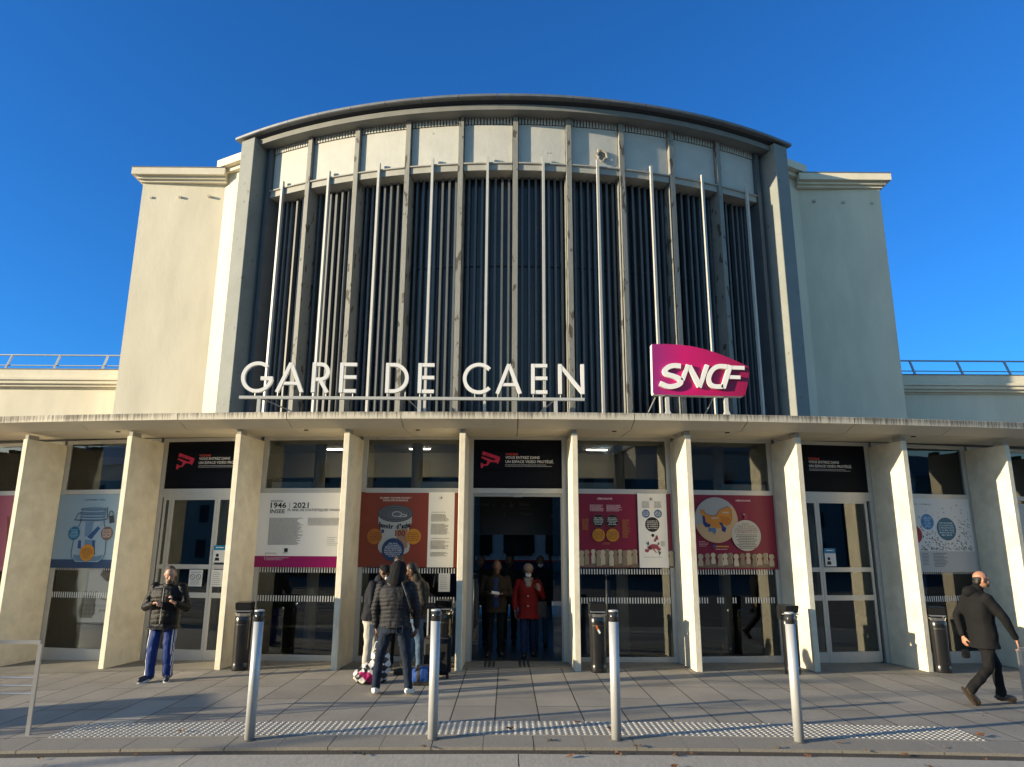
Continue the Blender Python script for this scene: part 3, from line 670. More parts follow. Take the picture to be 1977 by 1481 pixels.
# rust poster with an open tin
P = Poster(5, .06, 1.84, 1.56, 2.87, 'exhibition_poster', 'rust brown poster showing a tin can labelled Pouvoir d\'achat with a white text panel', 'poster', pm(132, 56, 34))
P.add('white_panel', pm(240, 238, 228), lambda bm, y: rect(bm, 1.285, 1.75, 1.5605, 2.8695, y))
P.text('SALAIRES / POUVOIR D\'ACHAT /', .40, .97, 2.755, .028, pm(235, 215, 200), .02); P.text('INÉGALITÉS DE REVENUS', .46, .91, 2.71, .028, pm(235, 215, 200), .02)
def can(bm, y): flat(bm, arc(.69, 2.33, .30, .11, 0, -180, 20)+[(.39, 2.49), (.99, 2.49)], y)
P.add('can_glass', pm(176, 178, 172), lambda bm, y: flat(bm, [(.43, 2.25), (.46, 2.06), (.40, 1.93), (.41, 1.86)]+arc(.69, 1.86, .27, .10, 180, 360, 16)+[(.97, 1.93), (.92, 2.06), (.95, 2.25)], y))
P.add('banknote', pm(150, 120, 92), lambda bm, y: flat(bm, [(.70, 2.20), (.92, 2.24), (.93, 1.90), (.78, 1.84)], y))
P.add('blue_mark', pm(30, 60, 110), lambda bm, y: rect(bm, .45, .50, 2.15, 2.21, y))
P.text('100', .70, .88, 2.10, .095, pm(120, 35, 22), .03)
P.add('can_collar', pm(168, 170, 166), can)
P.add('can_rim', pm(70, 72, 74), lambda bm, y: disc(bm, .69, 2.49, .315, y, 40, .152))
P.add('can_lid', pm(92, 95, 98), lambda bm, y: disc(bm, .69, 2.492, .295, y, 40, .138))
P.add('can_lid_ring', pm(48, 50, 52), lambda bm, y: (stroke(bm, arc(.69, 2.49, .245, .11, 0, 360, 30), .008, y), stroke(bm, arc(.69, 2.49, .18, .075, 30, 200, 16), .006, y)))
P.add('ring_pull', pm(190, 192, 194), lambda bm, y: stroke(bm, arc(.72, 2.48, .085, .042, 0, 360, 24)+[(.90, 2.46), (.88, 2.435), (.72, 2.44)], .012, y))
def pouv(bm, y):
    for i, ch in enumerate("Pouvoir d'achat"):
        if ch == ' ': continue
        t = (i-7)/7.3; u = .69+.275*sin(t*1.25)/sin(1.25); wd = .036*cos(t*1.0)*(0.6 if ch in "'i" else 1)
        text_bm(bm, ch, u-wd*.62, u+wd*.62, 2.275-.05*cos(t*1.35), .078, y, .05)
P.add('can_lettering', BLK, pouv, "pouvoir d'achat curved round the tin")
P.circ(.335, 2.09, .135, pm(176, 106, 30), ['EN 2018', 'LE REVENU', 'SALARIÉ MOYEN', 'EN NORMANDIE', '18 560 € / AN'], pm(96, 30, 14))
P.circ(1.03, 2.09, .135, pm(196, 132, 34), ['EN 2018', 'DU REVENU', 'SALARIÉ MOYEN', 'EN FRANCE', '26 560 € / AN'], pm(96, 30, 14))
P.circ(.675, 1.86, .20, pm(36, 58, 96), ['EN 2015', 'LE SALAIRE', 'MENSUEL MOYEN', "D'UNE PERSONNE", 'TRAVAILLANT À TEMPS', 'PLEIN DANS LE SECTEUR', 'PRIVÉ EST DE', '2 270 €'], pm(220, 224, 230))
P.add('star_badge', WHT, lambda bm, y: disc(bm, 1.515, 2.77, .032, y)); star = lambda u, z, r: [(u+(r if i % 2 == 0 else r*.5)*sin(i*pi/5), z+(r if i % 2 == 0 else r*.5)*cos(i*pi/5)) for i in range(10)]
P.add('star', pm(140, 40, 30), lambda bm, y: flat(bm, star(1.515, 2.77, .022), y))
P.add('small_print', pm(120, 116, 108), lambda bm, y: [body_lines(bm, 1.34, 1.67, a, b, .019, .008, y, .3, seed=int(a*100)) for a, b in ((2.52, 2.51), (2.48, 2.36), (2.31, 2.12), (2.06, 2.05), (2.02, 1.87), (1.82, 1.75))])
# crimson poster with round figures and wooden pegs
crim = pm(128, 14, 50); wood = [pm(188, 170, 142), pm(160, 142, 116), pm(206, 190, 162), pm(140, 122, 98)]
def pegs(P, us, z0, hz, big=.045):
    P.add('peg_floor', pm(126, 104, 84), lambda bm, y: rect(bm, us[0]-.05, us[-1]+.05, 1.575, 1.64, y))
    for i, (u, row) in enumerate(sorted(zip(us, [(i*7) % 3 for i in range(len(us))]), key=lambda q: -q[1])):
        zz = hz-.012*(2-row)-.01; rr = big*(1-.06*row); c = wood[(i*5+row) % 4]; zb = 1.60+.02*row
        def f(bm, y, u=u, zz=zz, rr=rr, zb=zb, dx=0):
            disc(bm, u+dx, zz, rr, y, 20); flat(bm, [(u+dx-rr*.55, zz-rr*.8), (u+dx-rr*.95, zz-rr*2.2), (u+dx-rr*.9, zb), (u+dx+rr*.9, zb), (u+dx+rr*.95, zz-rr*2.2), (u+dx+rr*.55, zz-rr*.8)], y)
        P.add('peg_side', wood[(i*5+row+1) % 4] if i % 2 else pm(112, 96, 78), lambda bm, y, f=f: f(bm, y, dx=.016))
        P.add('wooden_peg', c, f)
P = Poster(7, .06, 1.84, 1.57, 2.87, 'exhibition_poster', 'crimson poster with two black and two gold circles, wooden pegs and a white map panel', 'poster', crim)
pegs(P, [.20, .29, .41, .50, .58, .65, .73, .80, .89, .97, 1.05, 1.14, 1.80], 1.6, 1.855)
P.text('DÉMOGRAPHIE', .50, .77, 2.755, .032, pm(235, 200, 205), .02)
P.add('small_print', pm(225, 190, 198), lambda bm, y: (body_lines(bm, .36, .62, 2.66, 2.55, .020, .009, y, .2, seed=11), body_lines(bm, .66, .94, 2.66, 2.55, .020, .009, y, .2, seed=12)))
P.add('small_print', pm(180, 120, 60), lambda bm, y: (body_lines(bm, .22, .34, 2.41, 2.22, .018, .008, y, .2, seed=13), body_lines(bm, .94, 1.08, 2.40, 2.08, .018, .008, y, .4, seed=14), body_lines(bm, .57, .72, 2.0, 1.96, .02, .008, y, .2, seed=15, centre=True)))
P.circ(.51, 2.375, .112, BLK, ['EN 1968,', "L'ÂGE MOYEN DE", 'LA POPULATION', 'ÉTAIT DE', '34 ANS.'], WHT, rim=pm(150, 60, 40))
P.circ(.76, 2.375, .112, BLK, ['EN 2018,', "L'ÂGE MOYEN DE", 'LA POPULATION', 'EST DE', '40,9 ANS.'], WHT, rim=pm(150, 60, 40))
P.circ(.51, 2.13, .113, pm(190, 130, 34), ['EN 1968,', '63 MAJEURS', 'POUR CENT', 'HABITANTS'], pm(110, 50, 10)); P.circ(.76, 2.13, .113, pm(190, 130, 34), ['EN 2018,', 'LA MAJEURE', 'PART VIT', 'EN VILLE'], pm(110, 50, 10))
P.add('white_panel', pm(238, 236, 230), lambda bm, y: rect(bm, 1.225, 1.75, 1.5705, 2.8695, y))
P.circ(1.37, 2.51, .073, pm(70, 104, 146), ['57 %', 'EN VILLE', '1968'], WHT); P.circ(1.59, 2.51, .073, pm(70, 104, 146), ['80 %', 'EN VILLE', '2018'], WHT)
P.circ(1.48, 2.32, .13, BLK, ['La population de', 'la France métropolitaine', 'est estimée à', '65 millions', 'dans ce cadre'], WHT); P.circ(1.48, 2.13, .028, BLK)
P.add('star', crim, lambda bm, y: flat(bm, star(1.47, 2.77, .024), y)); P.add('badge_ring', GRY, lambda bm, y: stroke(bm, arc(1.47, 2.77, .034, .034, 0, 360, 20), .003, y))
P.add('small_print', GRY, lambda bm, y: (body_lines(bm, 1.30, 1.44, 2.725, 2.62, .020, .008, y, .2, seed=16, centre=True), body_lines(bm, 1.52, 1.66, 2.725, 2.62, .020, .008, y, .2, seed=17, centre=True), body_lines(bm, 1.62, 1.70, 2.03, 1.94, .014, .005, y, .1, seed=18), body_lines(bm, 1.30, 1.66, 1.755, 1.75, .014, .006, y, .1, seed=19)))
P.add('map_shape', pm(150, 60, 78), lambda bm, y: (flat(bm, [(1.42, 1.96), (1.47, 1.98), (1.56, 1.97), (1.58, 1.93), (1.62, 1.90), (1.60, 1.86), (1.56, 1.87), (1.53, 1.90), (1.48, 1.89), (1.42, 1.90)], y), flat(bm, [(1.33, 1.89), (1.40, 1.89), (1.41, 1.86), (1.37, 1.83), (1.33, 1.85)], y), flat(bm, [(1.49, 2.03), (1.53, 2.11), (1.56, 2.14), (1.58, 2.06), (1.55, 2.05), (1.53, 2.10), (1.51, 2.02)], y), flat(bm, [(1.47, 1.89), (1.53, 1.82), (1.54, 1.83), (1.49, 1.90)], y)))
P.add('map_shape', pm(104, 14, 44), lambda bm, y: (flat(bm, [(1.37, 1.93), (1.42, 1.955), (1.46, 1.92), (1.45, 1.88), (1.40, 1.88)], y), flat(bm, [(1.51, 2.02), (1.54, 2.10), (1.56, 2.10), (1.53, 2.02)], y), flat(bm, [(1.56, 1.99), (1.59, 2.02), (1.59, 1.97), (1.57, 1.96)], y)))
P.add('map_shape', pm(70, 70, 72), lambda bm, y: (flat(bm, [(1.37, 1.99), (1.40, 2.03), (1.41, 1.97), (1.38, 1.96)], y), flat(bm, [(1.35, 2.0), (1.365, 2.01), (1.36, 1.985)], y), flat(bm, [(1.56, 1.86), (1.62, 1.84), (1.59, 1.78)], y)))
# crimson poster with regional map
P = Poster(8, .10, 1.87, 1.545, 2.865, 'exhibition_poster', 'crimson poster with a large round regional map and a cream circle of text above pegs', 'poster', crim)
pegs(P, [.42, .55, .66, .78, .88, .97, 1.08, 1.20, 1.31, 1.42, 1.52, 1.63, 1.74], 1.57, 1.80, .048)
P.text('DÉMOGRAPHIE', 1.14, 1.42, 2.745, .030, pm(235, 200, 205), .02)
P.add('map_sea', pm(160, 162, 164), lambda bm, y: disc(bm, .75, 2.41, .405, y, 48))
def land(bm, y):
    pts = [(.36, 2.32)]+arc(.75, 2.41, .403, .403, 195, 398, 36)+[(.98, 2.63), (.90, 2.62), (.80, 2.57), (.78, 2.52), (.72, 2.48), (.60, 2.50), (.52, 2.54), (.53, 2.57), (.45, 2.585), (.44, 2.54), (.50, 2.48), (.49, 2.40), (.50, 2.34)]
    flat(bm, pts, y)
P.add('map_land', pm(196, 164, 124), land)
P.add('map_region', pm(204, 132, 44), lambda bm, y: flat(bm, [(.45, 2.585), (.53, 2.575), (.53, 2.54), (.60, 2.50), (.72, 2.48), (.78, 2.52), (.80, 2.58), (.90, 2.62), (.98, 2.655), (1.04, 2.59), (1.04, 2.44), (1.0, 2.34), (.92, 2.31), (.82, 2.36), (.86, 2.28), (.76, 2.26), (.66, 2.28), (.60, 2.33), (.52, 2.38), (.50, 2.48), (.46, 2.53)], y))
P.add('map_region', pm(190, 112, 26), lambda bm, y: flat(bm, [(.83, 2.48), (.98, 2.46), (1.02, 2.42), (.98, 2.35), (.92, 2.32), (.84, 2.38)], y))
P.add('map_region', pm(18, 46, 110), lambda bm, y: (flat(bm, [(.49, 2.49), (.54, 2.47), (.545, 2.38), (.58, 2.35), (.64, 2.33), (.62, 2.28), (.54, 2.28), (.50, 2.33)], y), flat(bm, [(.79, 2.37), (.86, 2.36), (.88, 2.30), (.93, 2.27), (.90, 2.19), (.84, 2.22), (.84, 2.30)], y)))
P.add('map_region', pm(82, 116, 154), lambda bm, y: flat(bm, [(.59, 2.27), (.73, 2.27), (.73, 2.20), (.70, 2.15), (.66, 2.20), (.59, 2.20)], y))
P.add('map_border', pm(90, 40, 30), lambda bm, y: stroke(bm, [(.45, 2.585), (.53, 2.575), (.53, 2.54), (.60, 2.50), (.72, 2.48), (.78, 2.52), (.80, 2.58), (.90, 2.62), (.98, 2.655), (1.04, 2.59), (1.04, 2.44), (1.0, 2.34), (.92, 2.31)], .007, y))
P.add('map_tag', pm(190, 180, 165), lambda bm, y: (rect(bm, .66, .78, 2.43, 2.455, y), rect(bm, .87, .99, 2.53, 2.555, y)))
ct = P.circ(1.295, 2.14, .275, pm(190, 184, 170), ['ENTRE', '1954 ET 2018,', 'LA POPULATION DE', 'LA RÉGION NORMANDIE', 'A AUGMENTÉ DE 26 %'], pm(120, 60, 60), h=.036)

ct.location.z += .13
P.add('small_print', pm(96, 92, 88), lambda bm, y: body_lines(bm, 1.10, 1.50, 2.155, 1.92, .029, .013, y, .25, seed=21, centre=True))
P.add('legend_bar', pm(206, 140, 60), lambda bm, y: rect(bm, .71, .95, 1.93, 1.955, y)); P.add('legend_dot', pm(50, 80, 120), lambda bm, y: disc(bm, .68, 1.945, .03, y))
P.add('small_print', pm(215, 170, 180), lambda bm, y: (body_lines(bm, .40, .58, 2.03, 1.93, .026, .008, y, .4, seed=22), body_lines(bm, .70, .92, 1.90, 1.895, .02, .012, y, 0, seed=23)))
P.add('region_silhouette', pm(150, 50, 70), lambda bm, y: flat(bm, [(1.26, 2.52), (1.31, 2.53), (1.34, 2.50), (1.33, 2.44), (1.27, 2.43), (1.28, 2.48)], y)); P.add('region_mark', WHT, lambda bm, y: flat(bm, [(1.255, 2.52), (1.29, 2.52), (1.275, 2.50)], y))
# pale poster with running figures seen from above
P = Poster(10, .62, 2.05, 1.495, 2.86, 'exhibition_poster', 'pale grey poster with scattered tiny walkers and blue and teal text circles', 'poster', pm(214, 216, 216))
P.text('EMPLOI / CHÔMAGE', .70, 1.19, 2.735, .028, GRY, .01)
def flock(bm, y):
    rr = random.Random(4)
    for _ in range(330):
        u = rr.uniform(.85, 2.0); z = 2.72-.83*rr.random()**.42
        if (u-1.06)**2+(z-2.42)**2 < .03 or (u-1.47)**2+(z-2.29)**2 < .07: continue
        q = rr.uniform(.6, 1); flat(bm, [(u-.008*q, z+.006*q), (u+.004*q, z+.012*q), (u+.03*q, z-.018*q), (u+.004*q, z-.006*q)], y); disc(bm, u-.003*q, z+.006*q, .009*q, y+.0002, 8)
P.add('tiny_walkers', pm(24, 28, 34), flock, 'scattered tiny walkers with long shadows')
P.circ(1.06, 2.42, .145, pm(52, 122, 176), ['PART DU', 'CHÔMAGE DES', 'JEUNES', '11 %', 'EN 1968', '26 %', 'EN 2018'], pm(190, 220, 240), h=.03)
P.circ(1.47, 2.29, .215, pm(14, 92, 122), ['PART DES JEUNES', 'DE 15-24 ANS DANS', 'LA POPULATION ACTIVE', '15 % EN 1962', 'MOINS DE 10 %', 'EN 2019.'], pm(200, 226, 236), h=.045)
P.add('printed_circle', pm(150, 16, 52), lambda bm, y: disc(bm, .74, 2.18, .17, y))
P.add('lower_panel', pm(176, 179, 180), lambda bm, y: rect(bm, .62, 2.05, 1.4955, 1.875, y))
P.add('small_print', pm(80, 86, 92), lambda bm, y: (body_lines(bm, .86, 1.0, 1.84, 1.62, .026, .009, y, .2, seed=31), body_lines(bm, 1.10, 1.42, 1.84, 1.60, .026, .012, y, .3, seed=32)))
P.add('star', pm(150, 90, 30), lambda bm, y: flat(bm, star(1.76, 2.74, .02), y))
# blue poster with a clip-top jar
P = Poster(2, .06, 1.95, 1.495, 2.855, 'exhibition_poster', 'blue grey poster of a clip-top glass jar with a padlock holding a face mask', 'poster', pm(146, 170, 186))
P.add('table', pm(34, 66, 104), lambda bm, y: rect(bm, .06, 1.95, 1.4955, 1.65, y)); P.add('table_edge', pm(120, 160, 190), lambda bm, y: rect(bm, .06, 1.95, 1.65, 1.66, y))
P.text('CONFINEMENT / COVID', .61, 1.07, 2.74, .025, pm(30, 50, 74), .01)
jar = [(.60, 2.36), (.58, 2.28), (.50, 2.18), (.48, 1.76), (.52, 1.66), (.60, 1.60), (1.08, 1.60), (1.17, 1.66), (1.21, 1.76), (1.19, 2.18), (1.12, 2.28), (1.10, 2.36)]
P.add('jar_glass', pm(150, 172, 188), lambda bm, y: flat(bm, jar, y)); P.add('jar_shade', pm(98, 128, 156), lambda bm, y: flat(bm, [(.53, 1.74), (.55, 1.65), (.62, 1.62), (1.05, 1.62), (1.14, 1.66), (1.17, 1.74), (.95, 1.70)], y))
P.add('face_mask', pm(104, 134, 164), lambda bm, y: (flat(bm, [(.70, 2.34), (.88, 2.35), (.86, 2.10), (.72, 2.06)], y), flat(bm, [(.74, 2.02), (.98, 2.0), (.92, 1.78), (.74, 1.84)], y)))
P.add('mask_band', pm(36, 78, 128), lambda bm, y: (flat(bm, [(.78, 2.06), (.98, 2.26), (1.04, 2.22), (.88, 2.02)], y), flat(bm, [(.60, 2.0), (.66, 2.0), (.68, 1.84), (.60, 1.86)], y), flat(bm, [(.90, 2.0), (.96, 2.0), (1.0, 1.74), (.94, 1.74)], y)))
P.add('mask_band', pm(140, 162, 182), lambda bm, y: flat(bm, [(.98, 2.26), (1.06, 2.35), (1.11, 2.33), (1.04, 2.22)], y))
P.add('jar_outline', pm(24, 44, 70), lambda bm, y: stroke(bm, jar, .012, y, close=True))
P.add('jar_lid', pm(104, 134, 160), lambda bm, y: flat(bm, [(.58, 2.56)]+arc(.84, 2.57, .27, .03, 165, 15, 14)+[(1.12, 2.56), (1.12, 2.36), (.58, 2.36)], y))
P.add('jar_lid_lines', pm(28, 46, 72), lambda bm, y: [stroke(bm, arc(.845, z, .275, .016, 180, 360, 14), .009, y) for z in (2.575, 2.52, 2.49, 2.44, 2.39)]+[stroke(bm, arc(.845, 2.575, .275, .028, 0, 180, 14), .008, y)])
P.add('jar_lid_lights', pm(190, 205, 215), lambda bm, y: [stroke(bm, arc(.845, z, .24, .014, 200, 330, 12), .006, y) for z in (2.55, 2.465, 2.415)])
P.add('wire_clip', pm(20, 30, 46), lambda bm, y: (stroke(bm, [(.60, 2.51), (.52, 2.50), (.46, 2.38), (.62, 2.37)], .014, y), stroke(bm, [(1.14, 2.62), (1.17, 2.40), (1.12, 2.38)], .014, y), stroke(bm, arc(1.24, 2.46, .045, .08, 200, -20, 12), .014, y)))
P.add('padlock', pm(40, 42, 44), lambda bm, y: flat(bm, [(1.20, 2.45), (1.30, 2.46), (1.33, 2.33), (1.23, 2.31)], y))
P.circ(.49, 2.13, .127, pm(16, 106, 146), ['EN 2020,', 'LES CAS', 'CONFIRMÉS', 'ONT DOUBLÉ', 'EN UN MOIS', 'ENVIRON'], pm(160, 205, 225)); P.circ(1.20, 2.13, .125, pm(112, 84, 74), ['EN JANVIER', '2021, LE TAUX DE', 'VACCINATION', 'ATTEINT UN', 'HABITANT'], pm(225, 210, 200)); P.circ(.83, 1.775, .155, pm(204, 138, 40), ['AU 1ER', 'TRIMESTRE 2020', 'LES DÉPLACEMENTS', 'ONT ÉTÉ DIVISÉS', 'PAR TROIS', 'DANS LA', 'RÉGION'], pm(130, 60, 20))
# pink poster at the left edge of the photo, panel at the right edge
P = Poster(1, .06, 1.95, 1.42, 2.86, 'exhibition_poster', 'pink red poster cut off by the left edge of the photo', 'poster', pm(168, 84, 104))
P.text("ÉVOLUTION DES NAISSANCES", 1.10, 1.72, 2.73, .03, pm(120, 30, 50), .01)
P.add('parcel_shape', pm(124, 40, 40), lambda bm, y: flat(bm, [(1.05, 2.46), (1.38, 2.40), (1.75, 2.2), (1.8, 1.62), (1.2, 1.55)], y)); P.add('parcel_string', pm(150, 84, 76), lambda bm, y: (stroke(bm, [(1.1, 2.44), (1.5, 2.0), (1.75, 1.6)], .03, y), stroke(bm, [(1.8, 2.16), (1.2, 1.8)], .03, y)))
P.circ(1.62, 2.0, .09, pm(70, 60, 62), ['EN 2019', 'DEUX', 'SUR TROIS'], WHT)
P = Poster(11, .10, 1.95, 1.48, 2.80, 'exhibition_poster', 'plain pale panel cut off by the right edge of the photo', 'poster', pm(196, 196, 190))

# camera notices on the black film over the three doors
for k, du, pos in ((3, .09, 'left'), (6, 0, 'central'), (9, -.02, 'right')):
    P = Poster(k, .24+du, 1.62+du, 3.285, 3.60, 'video_notice', 'VIGI360 video protection notice with a red camera over the %s doors' % pos, 'notice', mat('navy_black_film', (.003, .004, .008), .6, spec=.15), 'video notices over the doors', -.886)
    red = pm(214, 40, 74) if k != 9 else pm(40, 14, 20)
    def camera_icon(bm, y, d=du):
        c = lambda x, z: (.26+d+(x-205)*.36/290, 3.31+(325-z)*.31/245)
        flat(bm, [c(235, 82), c(492, 168), c(470, 205), c(222, 135)], y); flat(bm, [c(218, 158), c(410, 222), c(400, 210), c(445, 190), c(490, 195), c(458, 268), c(425, 245), c(350, 238), c(310, 290), c(240, 298), c(238, 275), c(290, 272), c(305, 225), c(216, 180)], y); rect(bm, c(206, 0)[0], c(240, 0)[0], c(0, 325)[1], c(0, 255)[1], y+.0003)
    P.add('camera_pictogram', red, camera_icon, 'surveillance camera pictogram'); P.add('pictogram_slots', BLK, lambda bm, y, d=du: [rect(bm, .31+d+q, .322+d+q, 3.53-q*.3, 3.57-q*.3, y) for q in (.03, .055, .085)])
    P.text('VIGI360', .705+du, .935+du, 3.542, .042, pm(220, 76, 48), .01); P.text('VOUS ENTREZ DANS', .71+du, 1.33+du, 3.478, .048, WHT, .010); P.text('UN ESPACE VIDÉO PROTÉGÉ.', .71+du, 1.585+du, 3.402, .048, WHT, .010)
    P.add('small_print', pm(190, 190, 190), lambda bm, y, d=du: (body_lines(bm, .705+d, 1.45+d, 3.372, 3.365, .02, .009, y, 0, seed=41), body_lines(bm, .705+d, 1.55+d, 3.347, 3.34, .02, .009, y, 0, seed=42)))
# paper notices on the side doors
def paper(k, u0, u1, z0, z1, label, kind, off=-.880):
    P = Poster(k, u0, u1, z0, z1, 'door_notice', label, 'notice', pm(206, 208, 206), 'paper notices on the side doors', off)
    w_, h_ = u1-u0, z1-z0
    if kind == 'smoke':
        P.add('pictogram_ring', BLK, lambda bm, y: [stroke(bm, arc(u0+w_*c, z0+h_*.56, w_*.17, w_*.17, 0, 360, 20), .008, y) for c in (.28, .72)]); P.add('pictogram_bar', BLK, lambda bm, y: [stroke(bm, [(u0+w_*(c-.1), z0+h_*.56+w_*.1), (u0+w_*(c+.1), z0+h_*.56-w_*.1)], .008, y) for c in (.28, .72)])
        P.add('small_print', GRY, lambda bm, y: (body_lines(bm, u0+.03, u1-.03, z1-.04, z1-.06, .02, .01, y, .1, seed=51, centre=True), body_lines(bm, u0+.03, u1-.03, z0+.10, z0+.03, .02, .006, y, .3, seed=52, centre=True)))
    elif kind == 'blue':
        P.add('blue_header', pm(24, 120, 160), lambda bm, y: rect(bm, u0, u1, z1-h_*.28, z1, y)); P.add('head_pictogram', BLK, lambda bm, y: (disc(bm, u0+w_*.35, z0+h_*.42, w_*.13, y, 16), flat(bm, [(u0+w_*.15, z0+.03), (u0+w_*.2, z0+h_*.28), (u0+w_*.5, z0+h_*.28), (u0+w_*.55, z0+.03)], y))); P.add('small_print', WHT, lambda bm, y: body_lines(bm, u0+.03, u1-.03, z1-.03, z1-.05, .03, .015, y, .2, seed=53, centre=True))
    else: P.add('small_print', GRY, lambda bm, y: body_lines(bm, u0+.03, u1-.03, z1-.04, z0+.03, .035, .008, y, .3, seed=54))
paper(3, .84, 1.10, 1.20, 1.49, 'white no smoking notice on the left doors, left leaf', 'smoke'); paper(3, 1.27, 1.50, 1.20, 1.49, 'white list of rules on the left doors, right leaf', 'text')
paper(3, 1.27, 1.50, 1.62, 1.92, 'blue and white hygiene notice on the left doors above the list', 'blue'); paper(9, .84, 1.06, 1.60, 1.92, 'blue headed hygiene sticker on the glass of the right doors', 'blue')
paper(5, 1.50, 1.70, 1.15, 1.46, 'paper notice in the window below the rust poster, behind the suitcase', 'text')
# advertising board inside the leftmost full window, its sheet given an added glow in place of light falling on it
P = Poster(2, .42, 1.75, .52, 1.50, 'advertising_board', 'white advertising board with a jar of biscuits inside the window under the jar poster', 'advert', mat('added_glow_board', (.75, .72, .66), .5), None, -1.02)
b_ = MATS['added_glow_board'].node_tree.nodes['Principled BSDF']; b_.inputs['Emission Color'].default_value = (1, .95, .84, 1); b_.inputs['Emission Strength'].default_value = .16  # faint emission added so the board reads as lit
P.add('board_frame', blackm, lambda bm, y: stroke(bm, [(.40, .50), (1.77, .50), (1.77, 1.52), (.40, 1.52)], .05, -.003, .02, close=True))
P.add('board_edge', alu, lambda bm, y: stroke(bm, [(.37, .46), (1.80, .46), (1.80, 1.56), (.37, 1.56)], .03, -.003, .025, close=True))
P.add('berry_tart', pm(118, 34, 26), lambda bm, y: flat(bm, [(1.05, 1.38), (1.12, 1.50), (1.55, 1.50), (1.60, 1.34), (1.45, 1.22), (1.35, 1.30), (1.2, 1.28)], y)); P.add('tart_crust', pm(176, 110, 84), lambda bm, y: stroke(bm, [(1.05, 1.38), (1.2, 1.27), (1.35, 1.29), (1.45, 1.20), (1.60, 1.33)], .03, y))
P.add('jar_cloth', pm(150, 30, 26), lambda bm, y: [rect(bm, .72+.055*i, .745+.055*i, 1.02+.03*(i % 2), 1.05+.03*(i % 2), y) for i in range(6)])
P.add('biscuit_jar', pm(140, 128, 112), lambda bm, y: flat(bm, [(.72, 1.0), (1.04, 1.0), (1.02, .88), (1.04, .70), (.98, .60), (.72, .60), (.68, .70), (.72, .88)], y)); P.add('biscuits', pm(110, 56, 26), lambda bm, y: [disc(bm, .76+.08*(i % 4), .68+.07*(i//4), .035, y, 12) for i in range(12)])
P.text('Petites tentations', 1.12, 1.72, .92, .06, BLK, .0); P.text('pour', 1.28, 1.42, .82, .045, BLK, .0); P.text('grands gourmands', 1.12, 1.72, .72, .055, pm(70, 66, 60), .0)
for k, wh in ((4, 'white 1946 panel'), (5, 'rust tin poster'), (7, 'crimson circles poster')):
    m, W = bayframe(k, -2.5); root = empty('ceiling_lamp', mw=m); tag(root, 'lit strip lamp on the lobby ceiling above the %s' % wh, 'ceiling lamp', 'strip lamps on the lobby ceiling')
    lm = MATS.get('lamp_tube')
    if not lm:
        lm = bpy.data.materials.new('lamp_tube'); MATS['lamp_tube'] = lm; lm.use_nodes = True; b_ = lm.node_tree.nodes['Principled BSDF']; b_.inputs['Emission Color'].default_value = (1, .92, .75, 1); b_.inputs['Emission Strength'].default_value = 11
    bm = BM(); box(bm, W*.3, W*.3+.42, -.03, .03, ZS-.02, ZS-.005); part('tube', bm, lm, root)
    bm = BM(); box(bm, W*.3-.02, W*.3+.44, -.045, .045, ZS-.004, ZS+.016); part('housing', bm, alu, root)
# direction sign hanging inside the central doorway
m, W = bayframe(6, -2.4); root = empty('hanging_direction_sign', mw=m); tag(root, 'black hanging direction sign with grey words Billets and Toilettes inside the central doorway', 'sign')
bm = BM(); box(bm, -.10, W+.10, 0, .08, 2.15, 2.95); part('panel', bm, mat('black_sign_panel', (.006, .006, .008), .4), root)
dg = pm(74, 76, 76)
for t, u0, u1, z, h in (('aux trains', .02, .34, 2.72, .06), ('A', .43, .47, 2.70, .055), ('G', .62, .66, 2.70, .055), ('Billets', .96, 1.17, 2.72, .062), ('Toilettes', .96, 1.22, 2.53, .06), ('i', .655, .67, 2.50, .09)):
    bm = BM(); text_bm(bm, t, u0, u1, z, h, .002, .01); part('sign_text', bm, dg, root)
bm = BM(); stroke(bm, [(.80, 2.80), (.80, 2.70)], .014, .002); stroke(bm, [(.755, 2.74), (.80, 2.69), (.845, 2.74)], .014, .0025); part('arrow', bm, dg, root)
bm = BM()
for u, z in ((1.72, 2.73), (1.60, 2.52), (1.76, 2.52)): disc(bm, u, z+.045, .014, .002, 10); flat(bm, [(u-.02, z-.03), (u-.016, z+.028), (u+.016, z+.028), (u+.02, z-.03)], .002)
for z in (2.675, 2.49): body_lines(bm, .96, 1.28, z, z-.01, .02, .01, .002, 0, seed=61); body_lines(bm, .02, .24, z, z-.01, .02, .01, .002, 0, seed=62)
part('pictograms', bm, pm(56, 58, 58), root)
# blue and white train side seen through the hall
root = empty('train_carriage', (0, 23.4, 0)); tag(root, 'blue and white train side glimpsed at the far end through the central doorway', 'train')
bm = BM(); box(bm, -9, 9, 0, 2.2, .25, 1.46); part('blue_side', bm, mat('train_blue', (.015, .04, .12), .4), root)
bm = BM(); box(bm, -9, 9, -.01, 2.2, 1.51, 3.0); part('white_side', bm, mat('train_white', (.80, .84, .88), .4), root)
bm = BM(); box(bm, -9, 9, -.02, 2.2, 1.46, 1.51); part('red_line', bm, mat('train_red', (.6, .03, .03), .4), root)
for u in (-2.3, -.95, .4, 1.75):
    bm = BM(); prism(bm, [(u-.5, -.03), (u+.5, -.03), (u+.5, .0), (u-.5, .0)], 1.64, 2.5); bmesh.ops.bevel(bm, geom=[e for e in bm.edges if abs(e.verts[0].co.y-e.verts[1].co.y) > .01], offset=.08, segments=3, affect='EDGES'); part('window', bm, blackpl, root)
